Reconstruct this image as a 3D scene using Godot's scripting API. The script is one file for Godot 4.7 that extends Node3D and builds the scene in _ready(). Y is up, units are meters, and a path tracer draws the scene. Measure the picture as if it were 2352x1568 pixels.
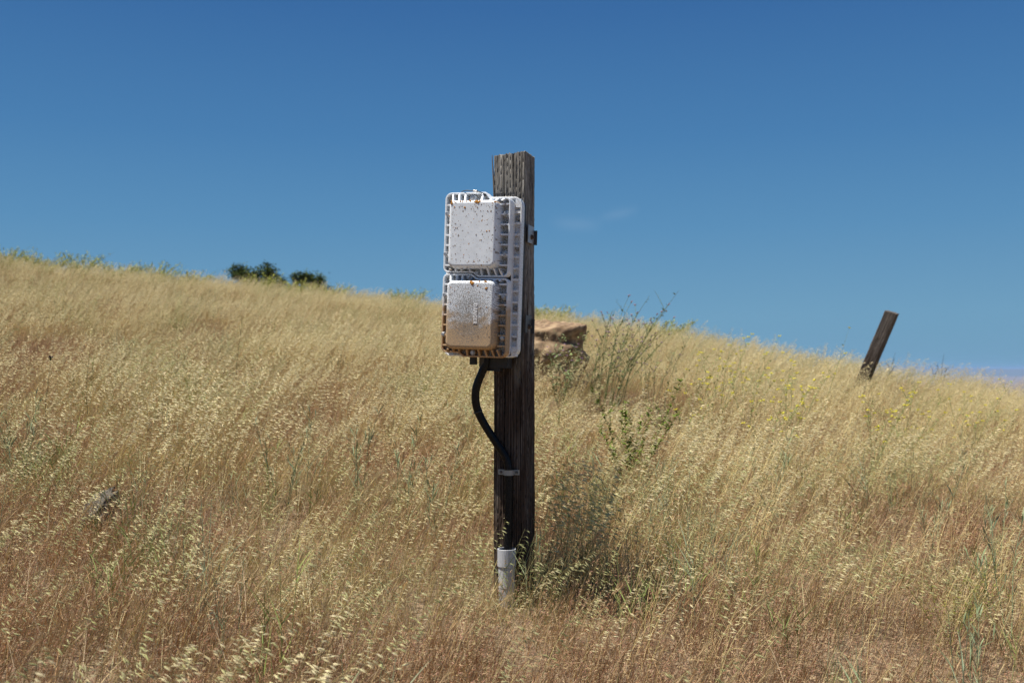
extends Node3D
# A weathered equipment case on a timber post in a windy field of dry wild oats.

var rng := RandomNumberGenerator.new()
var n_ground := FastNoiseLite.new()
var n_red := FastNoiseLite.new()
var n_green := FastNoiseLite.new()
var n_pale := FastNoiseLite.new()
const YAW := -17.0
const POST := Vector3(0.0, 0.662, -4.15)
const SUN_TO := Vector3(-0.3355, 0.94, 0.065)

# ------------------------------------------------------------------ helpers
func noise(s: int, f: float, oct := 3) -> FastNoiseLite:
	var n := FastNoiseLite.new()
	n.seed = s
	n.frequency = f
	n.noise_type = FastNoiseLite.TYPE_SIMPLEX_SMOOTH
	n.fractal_octaves = oct
	return n

func lin(r: float, g: float, b: float) -> Color:
	return Color(r, g, b).linear_to_srgb()

func mat(c: Color, rough := 0.8, metal := 0.0) -> StandardMaterial3D:
	var m := StandardMaterial3D.new()
	m.albedo_color = c
	m.roughness = rough
	m.metallic = metal
	return m

func newst(flat := false) -> SurfaceTool:
	var s := SurfaceTool.new()
	s.begin(Mesh.PRIMITIVE_TRIANGLES)
	s.set_smooth_group(-1 if flat else 0)
	return s

# counter-clockwise in, clockwise out
func tri(s: SurfaceTool, a: Vector3, b: Vector3, c: Vector3) -> void:
	s.add_vertex(a); s.add_vertex(c); s.add_vertex(b)

func quad(s: SurfaceTool, a: Vector3, b: Vector3, c: Vector3, d: Vector3) -> void:
	tri(s, a, b, c); tri(s, a, c, d)

func finish(s: SurfaceTool, called: String, m: Material, parent: Node) -> MeshInstance3D:
	s.generate_normals()
	return put(s.commit(), called, m, parent)

func put(mesh: Mesh, called: String, m: Material, parent: Node) -> MeshInstance3D:
	var o := MeshInstance3D.new()
	o.name = called
	o.mesh = mesh
	o.material_override = m
	parent.add_child(o, true)
	return o

func base(called: String, label: String, category: String, at := Vector3.ZERO, group := "") -> Node3D:
	var o := Node3D.new()
	o.name = called
	add_child(o, true)
	o.position = at
	tag(o, label, category, group)
	return o

func tag(o: Node, label: String, category: String, group := "") -> void:
	o.set_meta("label", label)
	o.set_meta("category", category)
	if group != "":
		o.set_meta("group", group)

func box(s: SurfaceTool, c: Vector3, h: Vector3, bas := Basis.IDENTITY) -> void:
	var p := []
	for i in 8:
		p.append(c + bas * Vector3(h.x * (1 if i & 1 else -1), h.y * (1 if i & 2 else -1), h.z * (1 if i & 4 else -1)))
	quad(s, p[4], p[5], p[7], p[6]); quad(s, p[1], p[0], p[2], p[3])
	quad(s, p[5], p[1], p[3], p[7]); quad(s, p[0], p[4], p[6], p[2])
	quad(s, p[6], p[7], p[3], p[2]); quad(s, p[0], p[1], p[5], p[4])

func round_poly(pts: Array, rad: Array, seg := 6) -> PackedVector2Array:
	var out := PackedVector2Array()
	var n := pts.size()
	for i in n:
		var p: Vector2 = pts[i]
		var a: Vector2 = (pts[(i + n - 1) % n] - p)
		var b: Vector2 = (pts[(i + 1) % n] - p)
		var r: float = rad[i]
		if r <= 0.0:
			out.append(p)
			continue
		var half := absf(a.angle_to(b)) * 0.5
		var t := minf(r / tan(half), minf(a.length(), b.length()) * 0.49)
		var p0 := p + a.normalized() * t
		var p1 := p + b.normalized() * t
		var bis := (a.normalized() + b.normalized()).normalized()
		var cen := p + bis * (t / cos(half))
		var r0 := p0 - cen
		var sweep := r0.angle_to(p1 - cen)
		for k in seg + 1:
			out.append(cen + r0.rotated(sweep * float(k) / seg))
	return out

func inset(poly: PackedVector2Array, d: float) -> PackedVector2Array:
	var out := PackedVector2Array()
	var n := poly.size()
	for i in n:
		var a := (poly[i] - poly[(i + n - 1) % n]).normalized()
		var b := (poly[(i + 1) % n] - poly[i]).normalized()
		var na := Vector2(-a.y, a.x)
		var nb := Vector2(-b.y, b.x)
		var m := (na + nb)
		m = m / maxf(0.35, m.length_squared() * 0.5)
		out.append(poly[i] + m * d)
	return out

# rings: Array of [inset, z]; caps at the last (and the first) ring
func rings(s: SurfaceTool, poly: PackedVector2Array, rr: Array, cap_front := true, cap_back := false) -> void:
	var prev := PackedVector2Array()
	var pz := 0.0
	for k in rr.size():
		var cur := inset(poly, rr[k][0])
		var z: float = rr[k][1]
		if k > 0:
			for i in cur.size():
				var j := (i + 1) % cur.size()
				quad(s, Vector3(prev[i].x, prev[i].y, pz), Vector3(prev[j].x, prev[j].y, pz), Vector3(cur[j].x, cur[j].y, z), Vector3(cur[i].x, cur[i].y, z))
		elif cap_back:
			cap(s, cur, z, false)
		prev = cur
		pz = z
	if cap_front:
		cap(s, prev, pz, true)

func cap(s: SurfaceTool, poly: PackedVector2Array, z: float, front: bool) -> void:
	var idx := Geometry2D.triangulate_polygon(poly)
	for k in range(0, idx.size(), 3):
		var a := poly[idx[k]]
		var b := poly[idx[k + 1]]
		var c := poly[idx[k + 2]]
		if ((b - a).cross(c - a) > 0.0) != front:
			var t := b
			b = c
			c = t
		tri(s, Vector3(a.x, a.y, z), Vector3(b.x, b.y, z), Vector3(c.x, c.y, z))

# raised rim: ring between poly and its inset
func rim(s: SurfaceTool, poly: PackedVector2Array, w: float, z0: float, z1: float) -> void:
	var e := 0.0012
	var loops := [[0.0, z0], [0.0, z1 - e], [e, z1], [w - e, z1], [w, z1 - e], [w, z0]]
	rings(s, poly, loops, false, false)

func tube(s: SurfaceTool, pts: Array, rads: Array, sides := 8, closed := true) -> void:
	var prev := []
	var side := Vector3.ZERO
	for i in pts.size():
		var p: Vector3 = pts[i]
		var d: Vector3
		if i == 0:
			d = pts[1] - p
		elif i == pts.size() - 1:
			d = p - pts[i - 1]
		else:
			d = pts[i + 1] - pts[i - 1]
		d = d.normalized()
		if side == Vector3.ZERO:
			side = d.cross(Vector3(0.31, 0.2, 0.93)).normalized()
		side = (side - d * side.dot(d)).normalized()
		var up := d.cross(side)
		var r: float = rads[i] if i < rads.size() else rads[-1]
		var cur := []
		for k in sides:
			var a := TAU * k / sides
			cur.append(p + (side * cos(a) + up * sin(a)) * r)
		if i > 0:
			for k in sides:
				var j := (k + 1) % sides
				quad(s, prev[k], prev[j], cur[j], cur[k])
		elif closed:
			for k in range(1, sides - 1):
				tri(s, cur[0], cur[k + 1], cur[k])
		if closed and i == pts.size() - 1:
			for k in range(1, sides - 1):
				tri(s, cur[0], cur[k], cur[k + 1])
		prev = cur

func spline(pts: Array, per := 6) -> Array:
	var out := []
	for i in pts.size() - 1:
		var a: Vector3 = pts[maxi(0, i - 1)]
		var b: Vector3 = pts[i]
		var c: Vector3 = pts[i + 1]
		var d: Vector3 = pts[mini(pts.size() - 1, i + 2)]
		for k in per:
			out.append(b.cubic_interpolate(c, a, d, float(k) / per))
	out.append(pts[-1])
	return out

func lathe(s: SurfaceTool, c: Vector3, bas: Basis, prof: Array, sides := 16) -> void:
	# prof: [radius, along] pairs, along bas.z
	for i in prof.size() - 1:
		for k in sides:
			var a0 := TAU * k / sides
			var a1 := TAU * (k + 1) / sides
			var f := func(q: Array, a: float) -> Vector3: return c + bas * Vector3(cos(a) * q[0], sin(a) * q[0], q[1])
			quad(s, f.call(prof[i], a0), f.call(prof[i], a1), f.call(prof[i + 1], a1), f.call(prof[i + 1], a0))

func texture(w: int, h: int, data: PackedByteArray) -> ImageTexture:
	var im := Image.create_from_data(w, h, false, Image.FORMAT_RGB8, data)
	return ImageTexture.create_from_image(im)

# ------------------------------------------------------------------ terrain
func crest(x: float) -> float:
	if x < 0.0:
		return 25.0 - 0.02 * x
	return lerpf(25.0, 12.5, smoothstep(0.0, 9.0, x))

func hill(x: float, d: float) -> float:
	var p := 0.208 + 0.1094 * clampf(d, -30.0, 400.0) - (0.1 if x < 0.0 else 0.08) * clampf(x, -60.0, 60.0)
	p += n_ground.get_noise_2d(x * 8.0, d * 8.0) * 0.05 * smoothstep(0.6, 2.5, absf(d - 4.15) + absf(x))
	p += 0.22 * exp(-((x - 0.55) * (x - 0.55) + (d - 9.8) * (d - 9.8)) / 2.2)
	var t := d - crest(x) + 6.0
	if t > 0.0:
		var u := minf(t, 13.0)
		p -= 0.0082 * u * u + maxf(0.0, t - 13.0) * 0.15
		if t > 13.0:
			p = lerpf(p, maxf(p, minf(p, 0.0) * 1.0), 1.0)
	var r := sqrt(x * x + d * d)
	if t > 13.0:
		var flat := 0.6 - 0.1 * clampf(x, -60.0, 60.0) * 0.5
		p = maxf(p, flat - 0.4) if x < 4.0 else p
	var f := smoothstep(110.0, 1500.0, r)
	p = lerpf(clampf(p, -40.0, 40.0), -150.0, f)
	p += n_ground.get_noise_2d(x * 0.02, d * 0.02) * 14.0 * smoothstep(300.0, 2500.0, r)
	return p

func on(x: float, d: float) -> Vector3:
	return Vector3(x, hill(x, d), -d)

func make_ground() -> void:
	var nr := 210
	var na := 200
	var verts := PackedVector3Array()
	var idx := PackedInt32Array()
	for i in nr:
		var r := 0.25 * pow(30000.0 / 0.25, float(i) / (nr - 1))
		for k in na:
			var a := TAU * k / na
			var x := sin(a) * r
			var d := cos(a) * r
			verts.append(Vector3(x, hill(x, d), -d))
	for i in nr - 1:
		for k in na:
			var k2 := (k + 1) % na
			idx.append_array([i * na + k, (i + 1) * na + k, (i + 1) * na + k2, i * na + k, (i + 1) * na + k2, i * na + k2])
	for k in range(1, na - 1):
		idx.append_array([0, k, k + 1])
	var arr := []
	arr.resize(Mesh.ARRAY_MAX)
	arr[Mesh.ARRAY_VERTEX] = verts
	arr[Mesh.ARRAY_INDEX] = idx
	var am := ArrayMesh.new()
	am.add_surface_from_arrays(Mesh.PRIMITIVE_TRIANGLES, arr)
	var s := SurfaceTool.new()
	s.create_from(am, 0)
	var m := mat(Color.WHITE, 0.95)
	var tx := NoiseTexture2D.new()
	tx.width = 512; tx.height = 512; tx.seamless = true
	tx.noise = noise(5, 0.03, 5)
	var gr := Gradient.new()
	gr.offsets = PackedFloat32Array([0.0, 0.4, 0.6, 1.0])
	gr.colors = PackedColorArray([lin(0.06, 0.042, 0.027), lin(0.12, 0.083, 0.05), lin(0.2, 0.145, 0.088), lin(0.34, 0.26, 0.165)])
	tx.color_ramp = gr
	m.albedo_texture = tx
	m.uv1_triplanar = true
	m.uv1_world_triplanar = true
	m.uv1_scale = Vector3(1.1, 1.1, 1.1)
	var o := finish(s, "ground", m, self)
	o.set_meta("kind", "structure")
	tag(o, "dry brown hillside soil under the oat grass", "ground")
	# far ridge
	var rs := newst()
	var prev := []
	for i in 61:
		var b := lerpf(0.30, 0.66, i / 60.0)
		var px := b * 2287.0 + 1176.0
		var hgt := 150.0 + 42.0 * smoothstep(1960.0, 2110.0, px) * (1.0 - 0.75 * smoothstep(2130.0, 2330.0, px)) + n_ground.get_noise_2d(i * 6.0, 3.0) * 7.0
		var row := []
		for k in 5:
			var f := [0.0, 0.55, 1.0, 0.6, 0.0][k] as float
			var d := 21000.0 + k * 900.0
			row.append(Vector3(b * d, -170.0 + (hgt + 20.0) * f + n_ground.get_noise_2d(i * 11.0, k * 31.0) * 8.0 * f, -d))
		if i > 0:
			for k in 4:
				quad(rs, prev[k], row[k], row[k + 1], prev[k + 1])
		prev = row
	var ro := finish(rs, "distant_hills", mat(lin(0.07, 0.075, 0.05), 0.95), self)
	ro.set_meta("kind", "structure")
	tag(ro, "low blue hazy ridge on the far horizon at right", "hills")

# ------------------------------------------------------------------ timber
func wood_texture(seed_: int, w: int, h: int, grey: Color, brown: Color) -> ImageTexture:
	var nf := noise(seed_, 1.0, 2)
	var nb := noise(seed_ + 1, 1.0, 3)
	var data := PackedByteArray()
	data.resize(w * h * 3)
	var k := 0
	for y in h:
		for x in w:
			var fx := float(x) / w
			var fy := float(y) / h
			var a := nf.get_noise_2d(fx * 120.0, fy * 2.6)
			var b := nb.get_noise_2d(fx * 260.0, fy * 9.0)
			var c := nb.get_noise_2d(fx * 9.0, fy * 6.0 + 50.0)
			var mixv := clampf(smoothstep(0.42, 0.2, fy + c * 0.25) * 0.9 + c * 0.3 + a * 0.2, 0.0, 1.0)
			var col := brown.lerp(grey, mixv)
			var v := clampf(0.92 + a * 0.95 + b * 0.8, 0.16, 2.0)
			col = Color(col.r * v, col.g * v, col.b * v).linear_to_srgb()
			data[k] = clampi(int(col.r * 255.0), 0, 255)
			data[k + 1] = clampi(int(col.g * 255.0), 0, 255)
			data[k + 2] = clampi(int(col.b * 255.0), 0, 255)
			k += 3
	return texture(w, h, data)

func timber(hw: float, y0: float, y1: float, seed_: int, nx: int, ny: int, incised: bool) -> ArrayMesh:
	var s := newst()
	var ng := noise(seed_, 1.0, 3)
	var ne := noise(seed_ + 7, 1.0, 2)
	var grid := []
	var uvs := []
	for j in ny + 1:
		var fy := float(j) / ny
		var row := []
		var uvr := []
		for i in nx:
			var f := float(i) / nx * 4.0
			var sidei := int(f)
			var u := (f - sidei) * 2.0 - 1.0
			var y := lerpf(y0, y1, fy)
			var p: Vector2
			var nrm: Vector2
			match sidei:
				0: p = Vector2(u, 1.0); nrm = Vector2(0, 1)
				1: p = Vector2(1.0, -u); nrm = Vector2(1, 0)
				2: p = Vector2(-u, -1.0); nrm = Vector2(0, -1)
				_: p = Vector2(-1.0, u); nrm = Vector2(-1, 0)
			p *= hw
			# eased arrises
			var q := p.abs()
			var over := maxf(0.0, q.x + q.y - (2.0 * hw - 0.006))
			p -= p.sign() * over * 0.5
			var perim := float(i) / nx * hw * 8.0
			var g := ng.get_noise_2d(perim * 170.0, y * 5.0)
			var disp := -absf(g) * 0.0048 + ne.get_noise_2d(perim * 14.0, y * 2.2) * 0.0022
			if incised:
				var colu := perim / 0.0135 + ng.get_noise_2d(y * 1.2, 7.0) * 0.12
				var ci := floori(colu)
				var ph := 0.5 * (ci % 2) + 0.13 * sin(ci * 2.3)
				var vy := y / 0.037 + ph
				var fy2 := vy - floorf(vy)
				var cell := sin(ci * 12.9898 + floorf(vy) * 78.233) * 43758.5453
				if absf(colu - ci - 0.5) < 0.12 and fy2 < 0.28 + 0.2 * (cell - floorf(cell)) and cell - floorf(cell) > 0.22:
					disp -= 0.0044
				# long drying checks
				for ck in [[0.047, 0.75, 1.9, 0.0016], [0.088, 1.35, 1.9, 0.0013], [0.118, 0.2, 1.1, 0.0014], [0.178, 0.5, 1.75, 0.0018], [0.232, 0.1, 1.2, 0.0014]]:
					var off := perim - float(ck[0]) - ng.get_noise_2d(y * 2.4, float(ck[0]) * 900.0) * 0.006
					if absf(off) < float(ck[3]) and y > float(ck[1]) and y < float(ck[2]):
						disp -= 0.009
				if sidei == 0 and absf(y - 1.655) < 0.003 and u < 0.15:
					disp -= 0.0035
			p += nrm * disp
			var yy := y
			if j == ny:
				yy += ng.get_noise_2d(perim * 260.0, 99.0) * 0.007 + p.x * 0.09 - absf(p.x) * 0.02
			row.append(Vector3(p.x, yy, p.y))
			uvr.append(Vector2(float(i) / nx, 1.0 - fy))
		grid.append(row)
		uvs.append(uvr)
	for j in ny:
		for i in nx:
			var i2 := (i + 1) % nx
			var uv2 := 1.0 if i2 == 0 else float(i2) / nx
			var A: Vector3 = grid[j][i]
			var B: Vector3 = grid[j][i2]
			var C: Vector3 = grid[j + 1][i2]
			var D: Vector3 = grid[j + 1][i]
			var ua: Vector2 = uvs[j][i]
			var ud: Vector2 = uvs[j + 1][i]
			s.set_uv(ua); s.add_vertex(A); s.set_uv(Vector2(uv2, ud.y)); s.add_vertex(C); s.set_uv(Vector2(uv2, ua.y)); s.add_vertex(B)
			s.set_uv(ua); s.add_vertex(A); s.set_uv(ud); s.add_vertex(D); s.set_uv(Vector2(uv2, ud.y)); s.add_vertex(C)
	# end grain
	s.set_smooth_group(1)
	var c0 := Vector3(0, y1 - 0.002, 0)
	var top: Array = grid[ny]
	for i in nx:
		var a: Vector3 = top[i]
		var b: Vector3 = top[(i + 1) % nx]
		s.set_uv(Vector2(0.5, 0.02)); s.add_vertex(c0)
		s.set_uv(Vector2(b.x * 3.0, 0.01)); s.add_vertex(b)
		s.set_uv(Vector2(a.x * 3.0, 0.01)); s.add_vertex(a)
	s.generate_normals()
	return s.commit()

func make_posts() -> void:
	var m := mat(Color.WHITE, 0.9)
	m.metallic_specular = 0.3
	m.albedo_texture = wood_texture(31, 512, 1024, Color(0.25, 0.235, 0.21), Color(0.062, 0.043, 0.032))  # lower brown is weathered wood, darkened for the shade under the case
	var t := base("timber_post", "dark weathered square timber post carrying the white equipment case", "post", POST + Vector3(0.010, 0, 0))
	t.rotation_degrees.y = YAW
	put(timber(0.07, -0.35, 1.828, 3, 320, 420, true), "beam", m, t)
	var s := newst(true)
	var pts := [Vector3(-0.0665, 1.62, 0.066), Vector3(-0.0690, 1.70, 0.068), Vector3(-0.0725, 1.76, 0.068), Vector3(-0.0755, 1.80, 0.067), Vector3(-0.0768, 1.826, 0.066)]
	tube(s, pts, [0.0045, 0.004, 0.0032, 0.0022, 0.0014], 5)
	finish(s, "splinter", mat(lin(0.13, 0.1, 0.075), 0.9), t)
	# leaning far post
	var p2 := on(4.31, 12.5)
	var t2 := base("leaning_timber_post", "dark timber post leaning to the right on the far slope", "post", p2)
	t2.rotation_degrees = Vector3(4.0, -36.0, -24.0)
	var m2 := mat(Color.WHITE, 0.92)
	m2.metallic_specular = 0.25
	m2.albedo_texture = wood_texture(77, 256, 512, Color(0.11, 0.095, 0.085), Color(0.07, 0.055, 0.047))
	put(timber(0.072, -0.5, 1.17, 9, 96, 120, false), "beam", m2, t2)

# ------------------------------------------------------------------ equipment case
const CB := Vector3(-0.082, 1.314, 0.0)  # centre of the case in the post's frame

func cover_texture(seed_: int, lower: bool) -> ImageTexture:
	# 268 x 340 mm of cover, 0.52 mm a pixel; v runs down
	var w := 512
	var h := 640
	var r := RandomNumberGenerator.new()
	r.seed = seed_
	var n1 := noise(seed_, 1.0, 2)
	var n2 := noise(seed_ + 1, 1.0, 4)
	var n3 := noise(seed_ + 2, 1.0, 3)
	var white := Color(0.765, 0.81, 0.86)
	var tan_ := Color(0.47, 0.32, 0.18)
	var rust := Color(0.36, 0.20, 0.09)
	var dark := Color(0.10, 0.09, 0.08)
	var buf := PackedVector3Array()
	buf.resize(w * h)
	for y in h:
		for x in w:
			var col := white
			var big := n2.get_noise_2d(x * 0.012, y * 0.012)
			var fine := n1.get_noise_2d(x * 0.23, y * 0.2)
			var mid := n3.get_noise_2d(x * 0.06, y * 0.05)
			col = col.darkened(clampf(0.04 + 0.10 * big, 0.0, 0.2))
			if lower:
				var fy := float(y) / h
				var fx := float(x) / w
				# tan grime on the lower half, creeping up both edges
				var edge := smoothstep(0.28, 0.42, absf(fx - 0.49))
				var g := smoothstep(0.38, 0.66, fy + 0.16 * edge + 0.20 * big + 0.06 * mid + 0.05 * fine)
				col = col.lerp(tan_, g)
				var g2 := smoothstep(0.84, 0.92, fy + 0.03 * mid)
				col = col.lerp(rust.lerp(tan_, 0.35 + 0.5 * mid), g2 * 0.85)
				# black-grey crustose specks, densest in the middle of the panel
				if fx > 0.11 and fx < 0.88 and fy > 0.1 and fy < 0.9:
					var core := 1.0 - smoothstep(0.12, 0.36, Vector2(fx - 0.5, (fy - 0.52) * 0.9).length())
					var thr := 0.14 - 0.42 * core - 0.22 * mid + 0.14 * smoothstep(0.62, 0.85, fy)
					var sp := n1.get_noise_2d(x * 0.11 + 300.0, y * 0.11)
					if sp > thr:
						col = col.lerp(dark.lerp(Color(0.25, 0.24, 0.22), 0.5 + 0.5 * fine), clampf((sp - thr) * 6.0, 0.0, 0.85))
			elif fine + 0.35 * mid > 0.62:
				col = col.lerp(dark, 0.5)
			buf[y * w + x] = Vector3(col.r, col.g, col.b)
	# spots
	var count := 420 if not lower else 90
	for i in count:
		var px := r.randf_range(0.03, 0.97) * w
		var py := r.randf_range(0.03, 0.97) * h
		var rad := r.randf_range(0.9, 2.8) if r.randf() < 0.8 else r.randf_range(2.8, 5.5)
		var c := Color(0.16, 0.12, 0.09) if r.randf() < 0.72 else Color(0.33, 0.17, 0.045)
		if not lower and r.randf() < 0.35:
			if r.randf() < 0.5:
				px = (r.randf_range(0.12, 0.2) if r.randf() < 0.5 else r.randf_range(0.78, 0.87)) * w
			else:
				py = (r.randf_range(0.85, 0.92) if r.randf() < 0.5 else r.randf_range(0.14, 0.2)) * h
		var st := r.randf_range(0.8, 1.9)
		for yy in range(maxi(0, int(py - rad * 2.2)), mini(h, int(py + rad * 2.2) + 1)):
			for xx in range(maxi(0, int(px - rad * 2.2)), mini(w, int(px + rad * 2.2) + 1)):
				var dd := Vector2(xx - px, (yy - py) / st).length() + n1.get_noise_2d(xx * 0.3, yy * 0.3) * rad * 0.7
				if dd < rad:
					buf[yy * w + xx] = buf[yy * w + xx].lerp(Vector3(c.r, c.g, c.b), 0.85)
	var data := PackedByteArray()
	data.resize(w * h * 3)
	for i in w * h:
		var cc := Color(buf[i].x, buf[i].y, buf[i].z).linear_to_srgb()
		data[i * 3] = clampi(int(cc.r * 255.0), 0, 255)
		data[i * 3 + 1] = clampi(int(cc.g * 255.0), 0, 255)
		data[i * 3 + 2] = clampi(int(cc.b * 255.0), 0, 255)
	return texture(w, h, data)

# planar UVs across a finished mesh: x from -0.134, y from vtop downwards
func planar(mesh: ArrayMesh, vtop: float, vh: float) -> ArrayMesh:
	var arr := mesh.surface_get_arrays(0)
	var v: PackedVector3Array = arr[Mesh.ARRAY_VERTEX]
	var uv := PackedVector2Array()
	uv.resize(v.size())
	for i in v.size():
		uv[i] = Vector2((v[i].x + 0.138) / 0.276, (vtop - v[i].y) / vh)
	arr[Mesh.ARRAY_TEX_UV] = uv
	var am := ArrayMesh.new()
	am.add_surface_from_arrays(Mesh.PRIMITIVE_TRIANGLES, arr)
	return am

func skin(s: SurfaceTool, called: String, m: Material, parent: Node, vtop: float) -> MeshInstance3D:
	s.generate_normals()
	return put(planar(s.commit(), vtop, 0.345), called, m, parent)

func bolt_mesh() -> ArrayMesh:
	var s := newst(true)
	lathe(s, Vector3.ZERO, Basis.IDENTITY, [[0.0105, -0.004], [0.0105, 0.0012], [0.0098, 0.002], [0.0001, 0.002]], 18)
	lathe(s, Vector3.ZERO, Basis.IDENTITY, [[0.0078, 0.002], [0.0078, 0.0072], [0.0064, 0.0086], [0.0001, 0.0086]], 6)
	s.generate_normals()
	return s.commit()

func lump(s: SurfaceTool, c: Vector3, r: float, flat: float) -> void:
	# small irregular crust
	var pr := []
	for j in 4:
		var row := []
		var ph := [0.0, 0.5, 0.85, 1.0][j] as float
		for i in 7:
			var a := TAU * i / 7.0
			var rr := r * cos(ph * PI * 0.5) * (1.0 + rng.randf_range(-0.25, 0.25))
			row.append(c + Vector3(cos(a) * rr, sin(a) * rr, sin(ph * PI * 0.5) * r * flat + rng.randf_range(-0.1, 0.1) * r * flat))
		pr.append(row)
	for j in 3:
		for i in 7:
			var k := (i + 1) % 7
			quad(s, pr[j][i], pr[j][k], pr[j + 1][k], pr[j + 1][i])

func rib(cover: Node, a: Vector2, b: Vector2, th: float, za: float, zb: float, z0: float, m: Material, vtop: float) -> void:
	# fin from a (at the raised panel, height za) to b (at the rim, height zb), standing on z0
	var s := newst(true)
	var n := (b - a).normalized().orthogonal() * th * 0.5
	var p := []
	for e in [[a, za], [b, zb]]:
		for sg in [-1.0, 1.0]:
			var q: Vector2 = e[0] + n * sg
			var q2: Vector2 = e[0] + n * sg * 0.75
			p.append([Vector3(q.x, q.y, z0), Vector3(q2.x, q2.y, e[1])])
	# p0 = a-, p1 = a+, p2 = b-, p3 = b+
	quad(s, p[0][1], p[2][1], p[3][1], p[1][1])
	quad(s, p[1][0], p[1][1], p[3][1], p[3][0])
	quad(s, p[0][1], p[0][0], p[2][0], p[2][1])
	quad(s, p[0][0], p[0][1], p[1][1], p[1][0])
	quad(s, p[2][1], p[2][0], p[3][0], p[3][1])
	var o := skin(s, "rib", m, cover, vtop)
	o.set_meta("part", true)

func bolt(parent: Node, mesh: Mesh, m: Material, at: Vector3, turn: float) -> void:
	var o := put(mesh, "bolt", m, parent)
	o.position = at
	o.rotation.z = turn

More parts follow.
